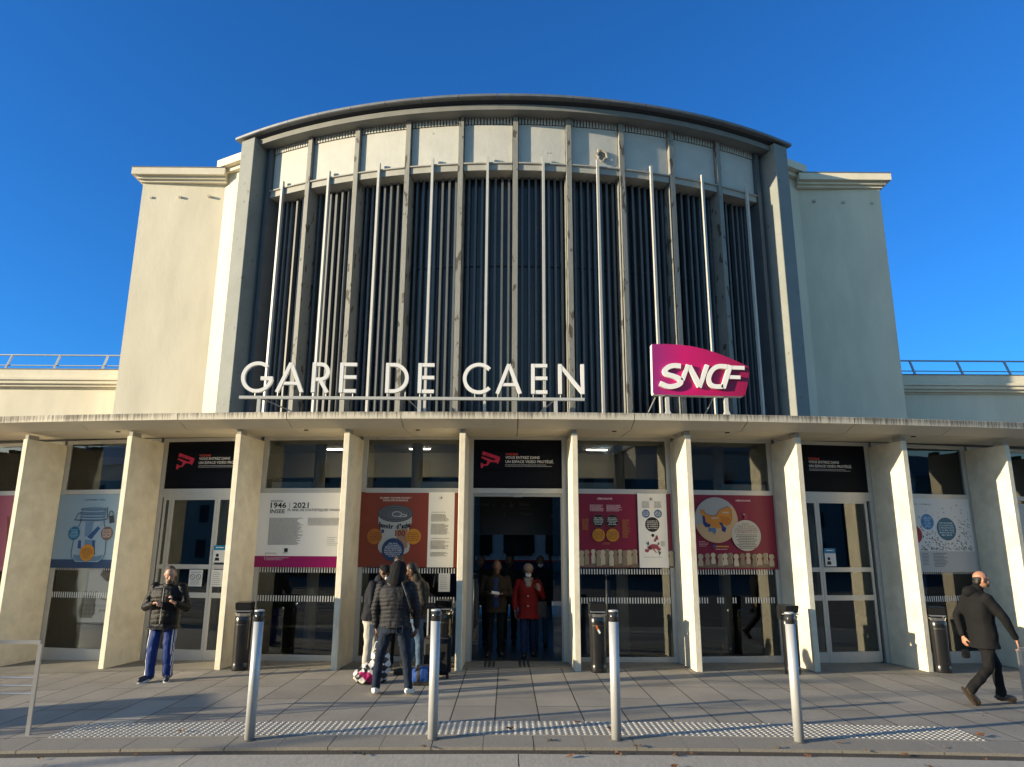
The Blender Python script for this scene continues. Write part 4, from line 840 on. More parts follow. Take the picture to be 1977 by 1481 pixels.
# floor guidance grooves outside the central door
for u in (-.27, .31):
    root = empty('guidance_grooves', (u, 12.65, .006)); tag(root, 'set of three dark grooved bars in the paving at the central door, '+('left' if u < 0 else 'right'), 'floor guide', 'floor guidance bars at the central door')
    for i in range(3):
        bm = BM(); box(bm, -.09+.07*i, -.055+.07*i, -.28, .28, 0, .006); part('bar', bm, blackm, root)

# ================================================================ street furniture
X4 = ((-2.619, 'leftmost'), (-.746, 'second from left'), (1.142, 'third from left'), (3.022, 'rightmost'))
proto = None
for x, nm in X4:
    if proto is None:
        proto = empty('bollard', (x, 7.916, gz(x)-.003)); r = proto
        bm = BM(); lathe(bm, [(.051, 0), (.051, 1.155)], 28); part('post', bm, bolpaint, r, True)
        bm = BM(); lathe(bm, [(.049, 1.155), (.049, 1.255)], 28); part('dark_band', bm, mat('dark_band_glass', (.035, .035, .035), .15), r, True)
        bm = BM(); lathe(bm, [(.052, 1.255), (.052, 1.268), (.044, 1.273)], 28); part('top_cap', bm, bolpaint, r, True)
        bm = BM(); lathe(bm, [(.068, 0), (.066, .006)], 28); part('base_ring', bm, mat('base_ring_dark', (.1, .095, .085), .8), r)
        for c in list(r.children):
            if c.name.startswith(('post', 'dark', 'top')):
                for p in c.data.polygons: p.use_smooth = abs(p.normal.z) < .5
    else: r = copy_tree(proto); r.location = (x, 7.916, gz(x)-.003)
    r.rotation_euler = (0, 0, random.uniform(0, 6))
    tag(r, 'grey metal bollard with a black band, %s of the four in the row' % nm, 'bollard', 'bollards along the kerb')

def ashbin(x, y, rz, label, pic=False):
    r = empty('ash_bin', (x, y, gz(x)), rz); tag(r, label, 'bin', 'black ash bins by the fins')
    bm = BM(); lathe(bm, [(.124, .0), (.128, .02), (.128, .10), (.124, .11), (.128, .14), (.135, .74), (.138, .82), (.125, .835)], 28, sy=.9); o = part('body', bm, blackpl, r, True)
    bm = BM(); box(bm, -.132, .132, .03, .12, .83, 1.03); part('back_plate', bm, blackpl, r)
    bm = BM(); hexa(bm, [(-.128, -.09, .93), (.128, -.09, .93), (.128, .122, .93), (-.128, .122, .93), (-.130, -.12, 1.05), (.130, -.12, 1.05), (.130, .126, 1.06), (-.130, .126, 1.06)])
    bmesh.ops.bevel(bm, geom=bm.edges[:], offset=.012, segments=2, affect='EDGES'); part('hood', bm, blackpl, r)
    bm = BM()
    for i in range(12):
        a0, a1 = pi+pi*i/12, pi+pi*(i+1)/12
        P = []
        for z, ro in ((.835, .128), (.885, .148)):
            for a in (a0, a1): P += [(ro*cos(a), ro*.95*sin(a), z), ((ro-.012)*cos(a), (ro-.012)*.95*sin(a), z)]
        v = [bm.verts.new(p) for p in P]
        for f in ((0, 2, 6, 4), (1, 3, 7, 5), (4, 6, 7, 5), (0, 2, 3, 1)): bm.faces.new([v[j] for j in f])
    part('ash_tray_rim', bm, chrome, r)
    bm = BM(); box(bm, -.12, .12, -.10, .02, .905, .925); part('stub_plate', bm, steel, r)
    bm = BM()
    for i in range(10):
        a0, a1 = -2.35+.155*i, -2.35+.155*(i+1); stroke
        v = [bm.verts.new((q*cos(a), q*.9*sin(a), z)) for a in (a0, a1) for q, z in ((.1345, .70), (.1345, .715))]; bm.faces.new((v[0], v[2], v[3], v[1]))
    part('door_seam', bm, mat('seam_grey', (.05, .05, .05), .4), r)
    if pic:
        bm = BM(); flat(bm, [(-.055, .70), (-.03, .725), (.0, .66), (-.025, .64)], .125); part('cigarette_end', bm, pm(190, 100, 40), r); bm = BM(); flat(bm, [(-.025, .64), (.0, .66), (.03, .60), (.008, .585)], .124); part('cigarette_paper', bm, WHT, r)
ashbin(-4.29, 12.22, .1, 'black ash bin with chrome rim between the left doors and the white poster')
ashbin(-1.02, 12.32, .0, 'black ash bin left of the open central doorway, behind a bollard')
ashbin(1.47, 11.95, 0, 'black ash bin with a cigarette picture, right of the open central doorway', True)
ashbin(4.60, 12.08, .35, 'black ash bin between the crimson map poster and the right doors')
ashbin(7.33, 12.62, -.3, 'black ash bin nearest the walking man on the right')

# metal barriers at both edges
def barrier(x, y, s, h, label, n=3):
    r = empty('metal_barrier', (x, y, gz(x))); tag(r, label, 'barrier', 'metal barriers at the picture edges')
    L = 1.7
    bm = BM(); box(bm, -.022, .022, -.012, .012, -.02, h); part('post', bm, steel, r)
    bm = BM(); box(bm, s*L-.022, s*L+.022, -.012, .012, -.02, h); part('post', bm, steel, r)
    bm = BM(); box(bm, min(0, s*L), max(0, s*L), -.013, .013, h, h+.04); part('top_rail', bm, steel, r)
    for z in (.38, .46, .54)[:n]:
        bm = BM(); cyl(bm, (0, 0, z+.03), (s*L, 0, z+.03), .011, n=10); part('lower_rail', bm, steel, r)
barrier(-5.07, 8.22, -1, .915, 'brushed steel barrier with three thin rails cut off by the left edge')
barrier(-7.4, 7.7, -1, .915, 'unseen steel barrier added left of the view for its rail shadows, the nearer one')  # this and the next are unseen, added for their thin rail shadows
barrier(-9.6, 7.3, -1, .915, 'unseen steel barrier added left of the view for its rail shadows, the farther one')
barrier(6.17, 9.0, 1, .80, 'brushed steel barrier frame cut off by the right edge')

# fallen leaves
rr = random.Random(11); protos = []
def leafmesh(seed):
    r2 = random.Random(seed); bm = BM(); n = 10; c = bm.verts.new((0, 0, .012)); R = []
    for i in range(n):
        a = 2*pi*i/n; q = .036*(1 if i % 2 == 0 else .5)*r2.uniform(.7, 1.2); R.append(bm.verts.new((q*cos(a), q*sin(a), r2.uniform(0, .02))))
    for i in range(n): bm.faces.new((c, R[i], R[(i+1) % n]))
    me = bpy.data.meshes.new('fallen_leaf'); bm.to_mesh(me); bm.free(); return me
LM = []
for i in range(6): me = leafmesh(i); me.materials.append(leafm[i % 3]); LM.append(me)
SPOTS = [(1062, 1430), (1195, 1450), (1180, 1412), (1230, 1441), (985, 1410), (1620, 1430), (1300, 1475), (1745, 1447), (1890, 1415), (350, 1410), (80, 1451), (265, 1448), (820, 1441), (1790, 1470), (1560, 1452), (1115, 1398), (1500, 1441), (1900, 1452), (1305, 1454), (700, 1452), (1100, 1457)]
def gpt(px, py):
    r_ = Fv+Rv*((px-988.5)/1371.05)-Uv*((py-740.5)/1371.05); t = -1.92/r_.z; return r_.x*t, r_.y*t
for i in range(36):
    if i < len(SPOTS): x, y = gpt(*SPOTS[i]); s = rr.uniform(1.0, 1.7)
    else: x, y = rr.uniform(-6, 7), rr.choice((rr.uniform(7.1, 8.0), rr.uniform(7.5, 7.6), rr.uniform(8.6, 12.2))); s = rr.uniform(.4, .8)
    o = bpy.data.objects.new('fallen_leaf', LM[rr.randrange(6)]); COL.objects.link(o); z = gz(x)+(.0 if y > 8.05 else (-.008 if y > 7.62 else (-.034 if y > 7.475 else -.026)))+.004
    if 8.06 < y < 8.65: z += .01
    o.location = (x, y, z); o.rotation_euler = (rr.uniform(-.2, .2), rr.uniform(-.2, .2), rr.uniform(0, 6)); o.scale = (s, s, s)
    tag(o, 'small dry curled leaf lying on the ground near the kerb', 'leaf', 'dry fallen leaves')

# things outside the frame that throw the long shadows and fill the reflections
def lamp(x, y, h, label):
    r = empty('street_lamp', (x, y, -.1)); tag(r, label, 'street lamp')
    bm = BM(); lathe(bm, [(.16, 0), (.15, 1.2), (.09, 1.3), (.06, h)], 16); part('mast', bm, railpaint, r, True)
    bm = BM(); tube(bm, [(0, 0, h-.05), (.4, 0, h+.12), (1.0, 0, h+.16)], .035); part('arm', bm, railpaint, r)
    bm = BM(); box(bm, .8, 1.4, -.12, .12, h+.10, h+.2); part('lamp_head', bm, railpaint, r)
lamp(-30.0, -2.0, 8.0, 'tall street lamp standing across the square left of the photo')
lamp(-24.0, 1.7, 6.0, 'shorter street lamp left of the photo whose shadow crosses the paving')
def column(x, y, w_, h, label):  # made-up wide panel, sized for the broad shadow band it throws
    r = empty('shadow_casting_panel', (x, y, gz(x)), radians(-60)); tag(r, label, 'shadow caster')
    bm = BM(); box(bm, -w_/2, w_/2, -.12, .12, .35, h); part('case', bm, railpaint, r)
    bm = BM(); box(bm, -.25, .25, -.1, .1, 0, .35); part('foot', bm, blackm, r)
    bm = BM(); box(bm, -w_/2+.08, w_/2-.08, -.125, -.12, .45, h-.1); part('poster', bm, pm(170, 170, 165), r)
column(-13.6, 6.35, 1.15, 2.5, 'unseen panel added out of view to throw the broad shadow on the paving')
def block(x0, x1, y, h, m_, label, nwin):
    r = empty('town_building', ((x0+x1)/2, y, -.1)); tag(r, label, 'building'); hw = (x1-x0)/2
    bm = BM(); box(bm, -hw, hw, -12, 0, 0, h); part('walls', bm, m_, r)
    bm = BM(); hexa(bm, [(-hw-.3, -12.3, h), (hw+.3, -12.3, h), (hw+.3, .3, h), (-hw-.3, .3, h), (-hw+1, -8, h+3), (hw-1, -8, h+3), (hw-1, -4, h+3), (-hw+1, -4, h+3)]); part('roof', bm, zinc, r)
    fl = int(h//3.1)
    for f in range(fl):
        for i in range(nwin):
            u = -hw+(i+.5)*2*hw/nwin; bm = BM(); box(bm, u-.5, u+.5, 0, .04, f*3.1+.9, f*3.1+2.5); part('window', bm, blackm, r)
block(-82, -46, -34, 11.0, mat('render_buff', (.38, .34, .27), .9), 'buff town building across the square, furthest left', 8)
block(-44, -4, -30, 12.4, mat('render_cream', (.42, .38, .30), .9), 'long cream town building across the square behind the viewpoint', 9)
block(-3, 14, -36, 9.4, mat('render_stone', (.34, .31, .26), .9), 'stone town building across the square beside the cream one', 5)
block(16, 50, -34, 10.6, mat('render_grey', (.30, .29, .27), .9), 'grey town building across the square, furthest right', 6)
block(52, 95, -30, 9.8, mat('render_brown', (.27, .24, .2), .9), 'brown town building across the square, beyond the grey one', 8)

# ================================================================ people
def rcone(bm, p0, p1, r0, r1, n=12, sx=1.0, ax=None):
    """tapered capsule; sx flattens it along axis ax"""
    p0 = Vector(p0); p1 = Vector(p1); d = p1-p0
    if d.length < 1e-5: d = Vector((0, 0, 1e-4))
    d.normalize(); a = d.orthogonal().normalized(); b = d.cross(a); prof = []
    for i in range(5): t = pi/2*(1-i/4); prof.append((p0-d*r0*sin(t), r0*cos(t)))
    for i in range(5): t = pi/2*i/4; prof.append((p1+d*r1*sin(t), r1*cos(t)))
    rings = []
    for c, r in prof:
        R = []
        for i in range(n):
            o = (a*cos(2*pi*i/n)+b*sin(2*pi*i/n))*max(r, 1e-4)
            if ax is not None: o = o-ax*o.dot(ax)*(1-sx)
            R.append(bm.verts.new(c+o))
        rings.append(R)
    for A, B in zip(rings, rings[1:]):
        for i in range(n): bm.faces.new((A[i], A[(i+1) % n], B[(i+1) % n], B[i]))
    bm.faces.new(rings[0][::-1]); bm.faces.new(rings[-1])
def ellip(bm, c, r, rot=None, n=16):
    bmesh.ops.create_uvsphere(bm, u_segments=n, v_segments=n//2+2, radius=1, matrix=Matrix.Translation(c) @ (rot or Matrix.Identity(4)) @ Matrix.Diagonal((*r, 1)))
def loftrings(bm, rs, n=24, ex=2.4):
    """rs: (centre, right vector, fwd vector, half width, half depth) superellipse rings"""
    L = []
    for c, rt, fw, hw, hd in rs:
        R = []
        for i in range(n):
            t = 2*pi*i/n; cx, cy = cos(t), sin(t); k = (abs(cx)**ex+abs(cy)**ex)**(-1/ex)
            R.append(bm.verts.new(Vector(c)+rt*hw*k*cx+fw*hd*k*cy))
        L.append(R)
    for A, B in zip(L, L[1:]):
        for i in range(n): bm.faces.new((A[i], A[(i+1) % n], B[(i+1) % n], B[i]))
    bm.faces.new(L[0][::-1]); bm.faces.new(L[-1])
def blob(name, bm, m, parent, vox=.012, sm=2, disp=None, label=None, paint=None):
    """fuse overlapping solids into one continuous skin"""
    bmesh.ops.recalc_face_normals(bm, faces=bm.faces)
    me = bpy.data.meshes.new('tmp'); bm.to_mesh(me); bm.free(); o = bpy.data.objects.new('tmp', me); COL.objects.link(o)
    md = o.modifiers.new('r', 'REMESH'); md.mode = 'VOXEL'; md.voxel_size = vox; md.use_smooth_shade = True
    if sm: ms = o.modifiers.new('s', 'SMOOTH'); ms.iterations = sm; ms.factor = .6
    bpy.context.view_layer.update()
    ne = bpy.data.meshes.new_from_object(o.evaluated_get(bpy.context.evaluated_depsgraph_get())); bpy.data.objects.remove(o); bpy.data.meshes.remove(me)
    if disp:
        ns = [v.normal.copy() for v in ne.vertices]
        for v, nn in zip(ne.vertices, ns): v.co += nn*disp(v.co, nn)
    ne.name = name
    for x in (m if isinstance(m, (list, tuple)) else [m]): ne.materials.append(x)
    for p in ne.polygons:
        p.use_smooth = True
        if paint: p.material_index = paint(p.center, p.normal)
    r = bpy.data.objects.new(name, ne); COL.objects.link(r); r.parent = parent
    if label: r['label'] = label
    return r
V3 = Vector
def hand(bm, w_, d, pn, side, s=1.0, curl=(.35, .4, .45, .5), th=.5):
    """w_ wrist, d finger direction, pn palm normal; side +1/-1 which edge carries the thumb"""
    d = d.normalized(); pn = (pn-d*pn.dot(d)).normalized(); e = d.cross(pn)*side
    K = []
    for i, (off, ln) in enumerate(((.030, .086), (.010, .090), (-.010, .086), (-.028, .078))):
        k = w_+d*ln*s+e*off*s; K.append(k); rcone(bm, w_+e*off*.6*s+d*.01*s, k, .0145*s, .0125*s, 8)
    for i, (ls, c) in enumerate(zip(((.040, .024, .019), (.044, .028, .020), (.041, .026, .019), (.032, .020, .017)), curl)):
        p = K[i]; a = 0
        for j, l in enumerate(ls):
            a += c*(1.0 if j else .8); dd = d*cos(a)+pn*sin(a); q = p+dd*l*s; rcone(bm, p, q, (.0100-.0010*j)*s, (.0092-.0010*j)*s, 8); p = q
    p = w_+d*.022*s+e*.022*s; dd = (e*.75+d*.7+pn*th*.6).normalized(); q = p+dd*.042*s; rcone(bm, p, q, .0145*s, .0115*s, 8)
    dd = (e*.25+d*.9+pn*th).normalized(); q2 = q+dd*.032*s; rcone(bm, q, q2, .0112*s, .0095*s, 8); q3 = q2+(dd+pn*.3).normalized()*.024*s; rcone(bm, q2, q3, .0095*s, .008*s, 8)
def head(bm, c, f, up, s=1.0):
    """head centred on c, looking along f"""
    f = f.normalized(); up = (up-f*up.dot(f)).normalized(); r = f.cross(up)
    M4 = Matrix((r, f, up)).transposed().to_4x4()
    P = lambda x, y, z: c+(r*x+f*y+up*z)*s
    ellip(bm, P(0, -.012, .032), (.076*s, .094*s, .085*s), M4); ellip(bm, P(0, .012, -.028), (.062*s, .078*s, .078*s), M4)
    ellip(bm, P(0, .040, -.082), (.040*s, .040*s, .030*s), M4); ellip(bm, P(0, .02, -.06), (.058*s, .058*s, .038*s), M4)
    rcone(bm, P(0, .086, .015), P(0, .104, -.022), .009*s, .014*s, 8)
    for q in (-1, 1):
        ellip(bm, P(.014*q, .094, -.027), (.009*s, .010*s, .008*s), M4); ellip(bm, P(.078*q, -.008, -.005), (.010*s, .020*s, .032*s), M4)
        ellip(bm, P(.034*q, .066, -.018), (.026*s, .02*s, .022*s), M4); rcone(bm, P(.014*q, .080, .032), P(.050*q, .068, .034), .011*s, .008*s, 8)
    rcone(bm, P(-.022, .077, -.052), P(.022, .077, -.052), .0085*s, .0085*s, 8); rcone(bm, P(-.018, .075, -.064), P(.018, .075, -.064), .009*s, .009*s, 8)
    return P, M4
SKIN = {}
def skin(c):
    if c not in SKIN: m = mat('skin_%d' % len(SKIN), c, .5, var=.06, vs=18); m.node_tree.nodes['Principled BSDF'].inputs['Subsurface Weight'].default_value = .06; SKIN[c] = m
    return SKIN[c]
def cloth(name, c, rough=.8, var=.15): return mat(name, c, rough, var=var, vs=14, bump=.35, bs=160, spec=.22)
def folds(amp=.008, sc=9, str_=(1, 1, .55)):
    return lambda p, n: amp*(noise.noise(V3((p.x*sc*str_[0], p.y*sc*str_[1], p.z*sc*str_[2])))+.5*noise.noise(V3((p.x*sc*2.3, p.y*sc*2.3, p.z*sc*1.4+5))))
def quilt(pitch=.055, amp=.010, f=.006):
    ff = folds(f, 14)
    return lambda p, n: amp*(abs(sin(pi*(p.z+.10*abs(p.x)+.006*noise.noise(V3((p.x*12, p.y*12, p.z*6))))/pitch))**.55-.6)+ff(p, n)
def person(name_label, loc, J, f_head, f_body, C, grp=None, vox=.010, hs=1.0, bulk=1.0, jacket=None, pants=None, hands=None, extra=None, hemz=.78, jd=None, legr=1.0, headup=V3((0, 0, 1)), sleeve=1.0, armr=1.0):
    """J: joint positions relative to loc (z up from the ground)"""
    root = empty('person', loc); tag(root, name_label, 'person', grp)
    J = {k: V3(v) for k, v in J.items()}; fb = V3(f_body).normalized(); fh = V3(f_head).normalized(); up = V3((0, 0, 1))
    pel = (J['hL']+J['hR'])/2; ch = J['chest']; nk = J['neck']; hd = J['head']
    rs_ = (J['sR']-J['sL']); shw = rs_.length/2; rs_.normalize(); rh = (J['hR']-J['hL']).normalized()
    fs = up.cross(rs_); fs = fs if fs.dot(fb) > 0 else -fs; fh_ = up.cross(rh); fh_ = fh_ if fh_.dot(fb) > 0 else -fh_
    def torso(bm, k, z0=None, kk=0.0, flare=1.0):
        mid = pel.lerp(ch, .5); rm = (rs_+rh).normalized(); fm = (fs+fh_).normalized()
        sc = (J['sL']+J['sR'])/2
        rings = [(pel+up*-.06, rh, fh_, .150*k+kk, .105*k+kk), (pel+up*.03, rh, fh_, .160*k+kk, .115*k+kk), (mid, rm, fm, .150*k+kk, .112*k+kk), (ch, rs_, fs, .172*k+kk, .122*k+kk), (sc+up*-.05, rs_, fs, (shw-.01)+kk, .105*k+kk), (sc+up*.015, rs_, fs, shw*.80+kk, .078*k+kk), (nk, rs_, fs, .062+kk*.6, .062+kk*.6)]
        if z0 is not None: rings = [(V3((pel.x, pel.y, z0)), rh, fh_, (.170*k+kk)*flare, (.128*k+kk)*flare)]+[r for r in rings if r[0].z > z0+.03]
        loftrings(bm, rings)
    # skin body
    bm = BM(); torso(bm, .88)
    rcone(bm, nk-up*.05, hd-up*.045-fh*.012, .056, .052); P, M4 = head(bm, hd, fh, headup, hs)
    for s in 'LR':
        rcone(bm, J['s'+s], J['e'+s], .048, .038); rcone(bm, J['e'+s], J['w'+s], .037, .025)
        rcone(bm, J['h'+s], J['k'+s], .075, .05); rcone(bm, J['k'+s], J['a'+s], .048, .034)
        t = V3(J['t'+s]); rcone(bm, J['a'+s]-up*.02, J['a'+s]+(t-J['a'+s])*.85, .034, .026)
    for s, (d, pn, sd, cu) in (hands or {}).items(): hand(bm, J['w'+s], V3(d), V3(pn), sd, 1.0, cu)
    blob('body', bm, skin(C['skin']), root, vox=min(vox, .008) if hands else vox, sm=1)
    # eyes
    for q in (-1, 1):
        bm = BM(); ellip(bm, P(.030*q, .0745, .012), (.0085*hs, .005*hs, .0045*hs), M4, 10); part('eye', bm, mat('eye_dark', (.07, .05, .04), .3), root, True)
    # trousers
    bm = BM(); L = legr; wide = min(bulk, 1.08)
    loftrings(bm, [(pel+up*-.10, rh, fh_, .160*min(bulk, 1.06), .120*min(bulk, 1.06)), (pel+up*.0, rh, fh_, .160*min(bulk, 1.06), .120*min(bulk, 1.06)), (pel+up*.07, rh, fh_, .140*min(bulk, 1.06), .105*min(bulk, 1.06))])
    for s in 'LR':
        rcone(bm, J['h'+s]-up*.02, J['k'+s], .090*min(bulk*L, 1.04), .068*L); rcone(bm, J['k'+s], J['a'+s]+(J['k'+s]-J['a'+s])*.08, .067*L, .056*L)
        a = J['a'+s]; k_ = J['k'+s]; dd = (k_-a).normalized(); rcone(bm, a+dd*.02, a+dd*.09, .062*L, .060*L)
    blob('trousers', bm, C['trousers'], root, vox=vox, disp=folds(.010, 11, (1, 1, .8)), paint=C.get('paint'))
    # jacket
    bm = BM(); k = bulk; torso(bm, 1.02*k, hemz, .022, C.get('flare', 1.0))
    for s in 'LR':
        sh = J['s'+s]; rcone(bm, sh, J['e'+s], .070*armr, .058*armr); rcone(bm, J['e'+s], J['w'+s]+(J['e'+s]-J['w'+s])*.12*sleeve, .057*armr, .044*armr)
    if C.get('collar', True): rcone(bm, nk-up*.02-fs*.01, nk+up*.035, .080, .076)
    if C.get('hood_down'): ellip(bm, nk-fs*.085+up*.0, (.12, .08, .075))
    blob('jacket', bm, C['jacket'], root, vox=vox, disp=jd or folds(.011, 8), sm=2)
    # shoes
    for s in 'LR':
        a = J['a'+s]; t = V3(J['t'+s]); d = (t-a); dl = V3((d.x, d.y, 0)); heel = C.get('lift', {}).get(s)
        fd = d.normalized(); hl = a-fd*.045
        bm = BM(); rcone(bm, a+up*.01, a-up*.025, .050, .052); rcone(bm, hl-up*.035, t-up*.0, .042, .040, 12); rcone(bm, a-up*.02+fd*.03, t+up*.0-fd*.03, .046, .040)
        zc = min(a.z-.085, t.z-.045) if not heel else None
        o = blob('shoe', bm, C['shoe'], root, vox=.010, sm=2)
        bm = BM(); rn = fd.cross(up).normalized(); sn = rn.cross(fd).normalized()
        base = a-fd*.02; 
        n = 18; A = []; B = []
        Ls = (t-hl).length/2+.048; cc = (hl+t)/2-sn*.042
        for i in range(n):
            q = 2*pi*i/n; pp = cc+fd*Ls*cos(q)+rn*.048*sin(q)*(1 if cos(q) > 0 else .85); A.append(bm.verts.new(pp-sn*.016)); B.append(bm.verts.new(pp+sn*.012))
        for i in range(n): bm.faces.new((A[i], A[(i+1) % n], B[(i+1) % n], B[i]))
        bm.faces.new(A); bm.faces.new(B); part('sole', bm, C.get('sole', C['shoe']), o)
    # hair, hat or hood
    hz = C.get('hair')
    if hz:
        kind, hm = hz; bm = BM()
        if kind == 'hood':
            ellip(bm, P(0, -.03, .02), (.122*hs, .125*hs, .135*hs), M4); rcone(bm, P(0, -.06, -.05), nk-fs*.06, .11, .12)
        elif kind == 'cap': ellip(bm, P(0, -.012, .055), (.088, .104, .075), M4); ellip(bm, P(0, .085, .055), (.055, .05, .010), M4)
        elif kind == 'beanie': ellip(bm, P(0, -.018, .048), (.092, .106, .088), M4)
        elif kind == 'short': ellip(bm, P(0, -.030, .040), (.082, .092, .088), M4); ellip(bm, P(0, -.055, -.02), (.070, .05, .06), M4)
        elif kind == 'bald': ellip(bm, P(0, -.040, .012), (.0800, .066, .046), M4); ellip(bm, P(0, -.060, -.030), (.072, .044, .05), M4)
        elif kind == 'long': ellip(bm, P(0, -.025, .045), (.090, .100, .088), M4); ellip(bm, P(0, -.06, -.04), (.085, .06, .09), M4)
        blob('hood' if kind == 'hood' else ('cap' if kind in ('cap', 'beanie') else 'hair'), bm, hm, root, vox=.008, disp=folds(.004, 45, (1, 1, 1)))
    if extra: extra(root, J, P, M4)
    return root
blk_nylon = cloth('black_nylon', (.006, .006, .006), .36); navy = cloth('navy_cloth', (.009, .011, .017), .7); drk = cloth('dark_wool', (.009, .009, .010), .85)
puff = cloth('charcoal_puffer', (.022, .022, .025), .5); denim = cloth('dark_denim', (.016, .024, .042), .9); ldenim = cloth('faded_denim', (.07, .11, .17), .9)
cream_t = cloth('cream_trousers', (.48, .45, .40), .9); blue_t = cloth('royal_blue_tracksuit', (.008, .030, .16), .55); blk_t = cloth('black_trousers', (.009, .009, .010), .85)
redc = cloth('red_coat', (.17, .007, .007), .75); brownc = cloth('brown_jacket', (.032, .023, .014), .8)
wsh = mat('white_shoe', (.62, .61, .58), .5); bsh = mat('black_shoe', (.02, .018, .016), .45); brsh = mat('brown_shoe', (.05, .035, .022), .4); nsh = mat('navy_shoe', (.02, .025, .05), .5)
hairb = mat('black_hair', (.012, .010, .009), .6); hairg = mat('grey_brown_hair', (.07, .055, .04), .7)
whitestripe = mat('white_track_stripe', (.60, .60, .60), .6)
def gl(x): return gz(x)
# man with the phone, far left
def p1x(root, J, P, M4):
    bm = BM(); c = V3((.17, -.30, 1.175)); R_ = Matrix.Translation(c) @ Matrix.Rotation(radians(-35), 4, 'X') @ Matrix.Rotation(radians(20), 4, 'Z')
    box(bm, -.037, .037, -.075, .075, -.005, .005); bmesh.ops.transform(bm, matrix=R_, verts=bm.verts); part('phone', bm, blackpl, root)
    bm = BM(); box(bm, -.032, .032, -.068, .068, .0052, .006); bmesh.ops.transform(bm, matrix=R_, verts=bm.verts); part('phone_screen', bm, mat('phone_glass', (.05, .06, .07), .1), root)
    bm = BM(); ellip(bm, P(0, .055, -.085), (.045, .035, .035), M4); ellip(bm, P(0, .082, -.058), (.028, .012, .010), M4); blob('beard', bm, mat('short_beard', (.10, .08, .065), .8), root, .008)
    bm = BM(); cyl(bm, (.02, -.185, .83), (.035, -.20, 1.35), .004, n=6); part('zip', bm, alud, root)
person('man in a shiny black jacket and blue tracksuit trousers looking at his phone', (-5.17, 11.31, gl(-5.17)),
    dict(hL=(-.10, .02, .86), hR=(.10, .02, .86), chest=(.0, .02, 1.22), neck=(.02, -.02, 1.40), head=(.055, -.085, 1.535), sL=(-.20, .02, 1.345), sR=(.22, .01, 1.335), eL=(-.29, -.02, 1.06), eR=(.33, -.03, 1.05), wL=(-.06, -.25, 1.13), wR=(.26, -.25, 1.13),
         kL=(-.12, -.02, .46), kR=(.11, .0, .46), aL=(-.135, .0, .085), aR=(.105, .06, .085), tL=(-.19, -.155, .045), tR=(.165, -.09, .045)),
    (.45, -1, -.45), (.05, -1, 0), dict(skin=(.42, .24, .16), jacket=blk_nylon, trousers=[blue_t, whitestripe], shoe=nsh, sole=wsh, hair=('short', hairg), flare=1.10,
        paint=lambda c, n: 1 if (c.z < .80 and abs(c.y-.0) < .055 and ((c.x < -.155 and n.x < -.5) or (c.x > .165 and n.x > .6)) and int((c.y+.055)/.018) % 2 == 0) else (1 if c.x < -.17 and n.x < -.6 and c.z < .78 and abs(c.y) < .04 else 0)),
    hands=dict(L=((.75, -.35, .12), (.2, -.3, -.8), 1, (.5, .7, .8, .8)), R=((-.35, -.35, .25), (-.3, -.2, .6), 1, (.7, .75, .8, .8))), bulk=1.18, legr=1.22, hemz=.745, jd=quilt(.075, .006, .006), extra=p1x, armr=1.15, vox=.010)
# central man seen from behind
def p2x(root, J, P, M4):
    bm = BM(); tube(bm, [(.15, .10, 1.47), (.10, -.135, 1.44), (.17, -.165, 1.28), (.22, -.13, 1.12), (.235, -.02, 1.0)], .015, 8); part('bag_strap', bm, blackm, root)
    bm = BM(); loftrings(bm, [(V3((0, .0, 1.40)), V3((1, 0, 0)), V3((0, 1, 0)), .135, .12), (V3((0, .0, 1.475)), V3((1, 0, 0)), V3((0, 1, 0)), .105, .105)]); o = blob('grey_hood_edge', bm, cloth('grey_sweat', (.10, .10, .105)), root, .012)
    for s in (-1, 1):
        bm = BM(); stroke(bm, [(s*.085-.045, .885), (s*.085-.04, .80), (s*.085, .775), (s*.085+.04, .80), (s*.085+.045, .885)], .004, .152, .156, close=True); part('pocket_seam', bm, mat('jean_seam', (.05, .06, .09), .8), root)
person('man seen from behind in a charcoal puffer jacket, dark jeans and white shoes', (-1.51, 10.15, gl(-1.5)),
    dict(hL=(-.10, .0, .885), hR=(.10, .0, .885), chest=(0, -.0, 1.24), neck=(0, .04, 1.455), head=(.005, .115, 1.575), sL=(-.205, .0, 1.385), sR=(.205, .0, 1.385), eL=(-.275, .0, 1.09), eR=(.295, .01, 1.09), wL=(-.265, .05, .845), wR=(.285, .07, .845),
         kL=(-.19, .02, .48), kR=(.17, .02, .48), aL=(-.225, -.02, .085), aR=(.215, -.02, .085), tL=(-.24, .15, .045), tR=(.245, .14, .045)),
    (0, 1, -.35), (0, 1, 0), dict(skin=(.12, .06, .035), jacket=puff, trousers=denim, shoe=wsh, hair=('hood', drk)),
    hands=dict(L=((.05, .10, -1), (1, .2, 0), 1, (.3, .35, .4, .45)), R=((-.05, .15, -1), (-1, .2, 0), -1, (.6, .7, .8, .9))), bulk=1.12, hemz=.86, jd=quilt(.052, .010, .007), extra=p2x, armr=1.05)
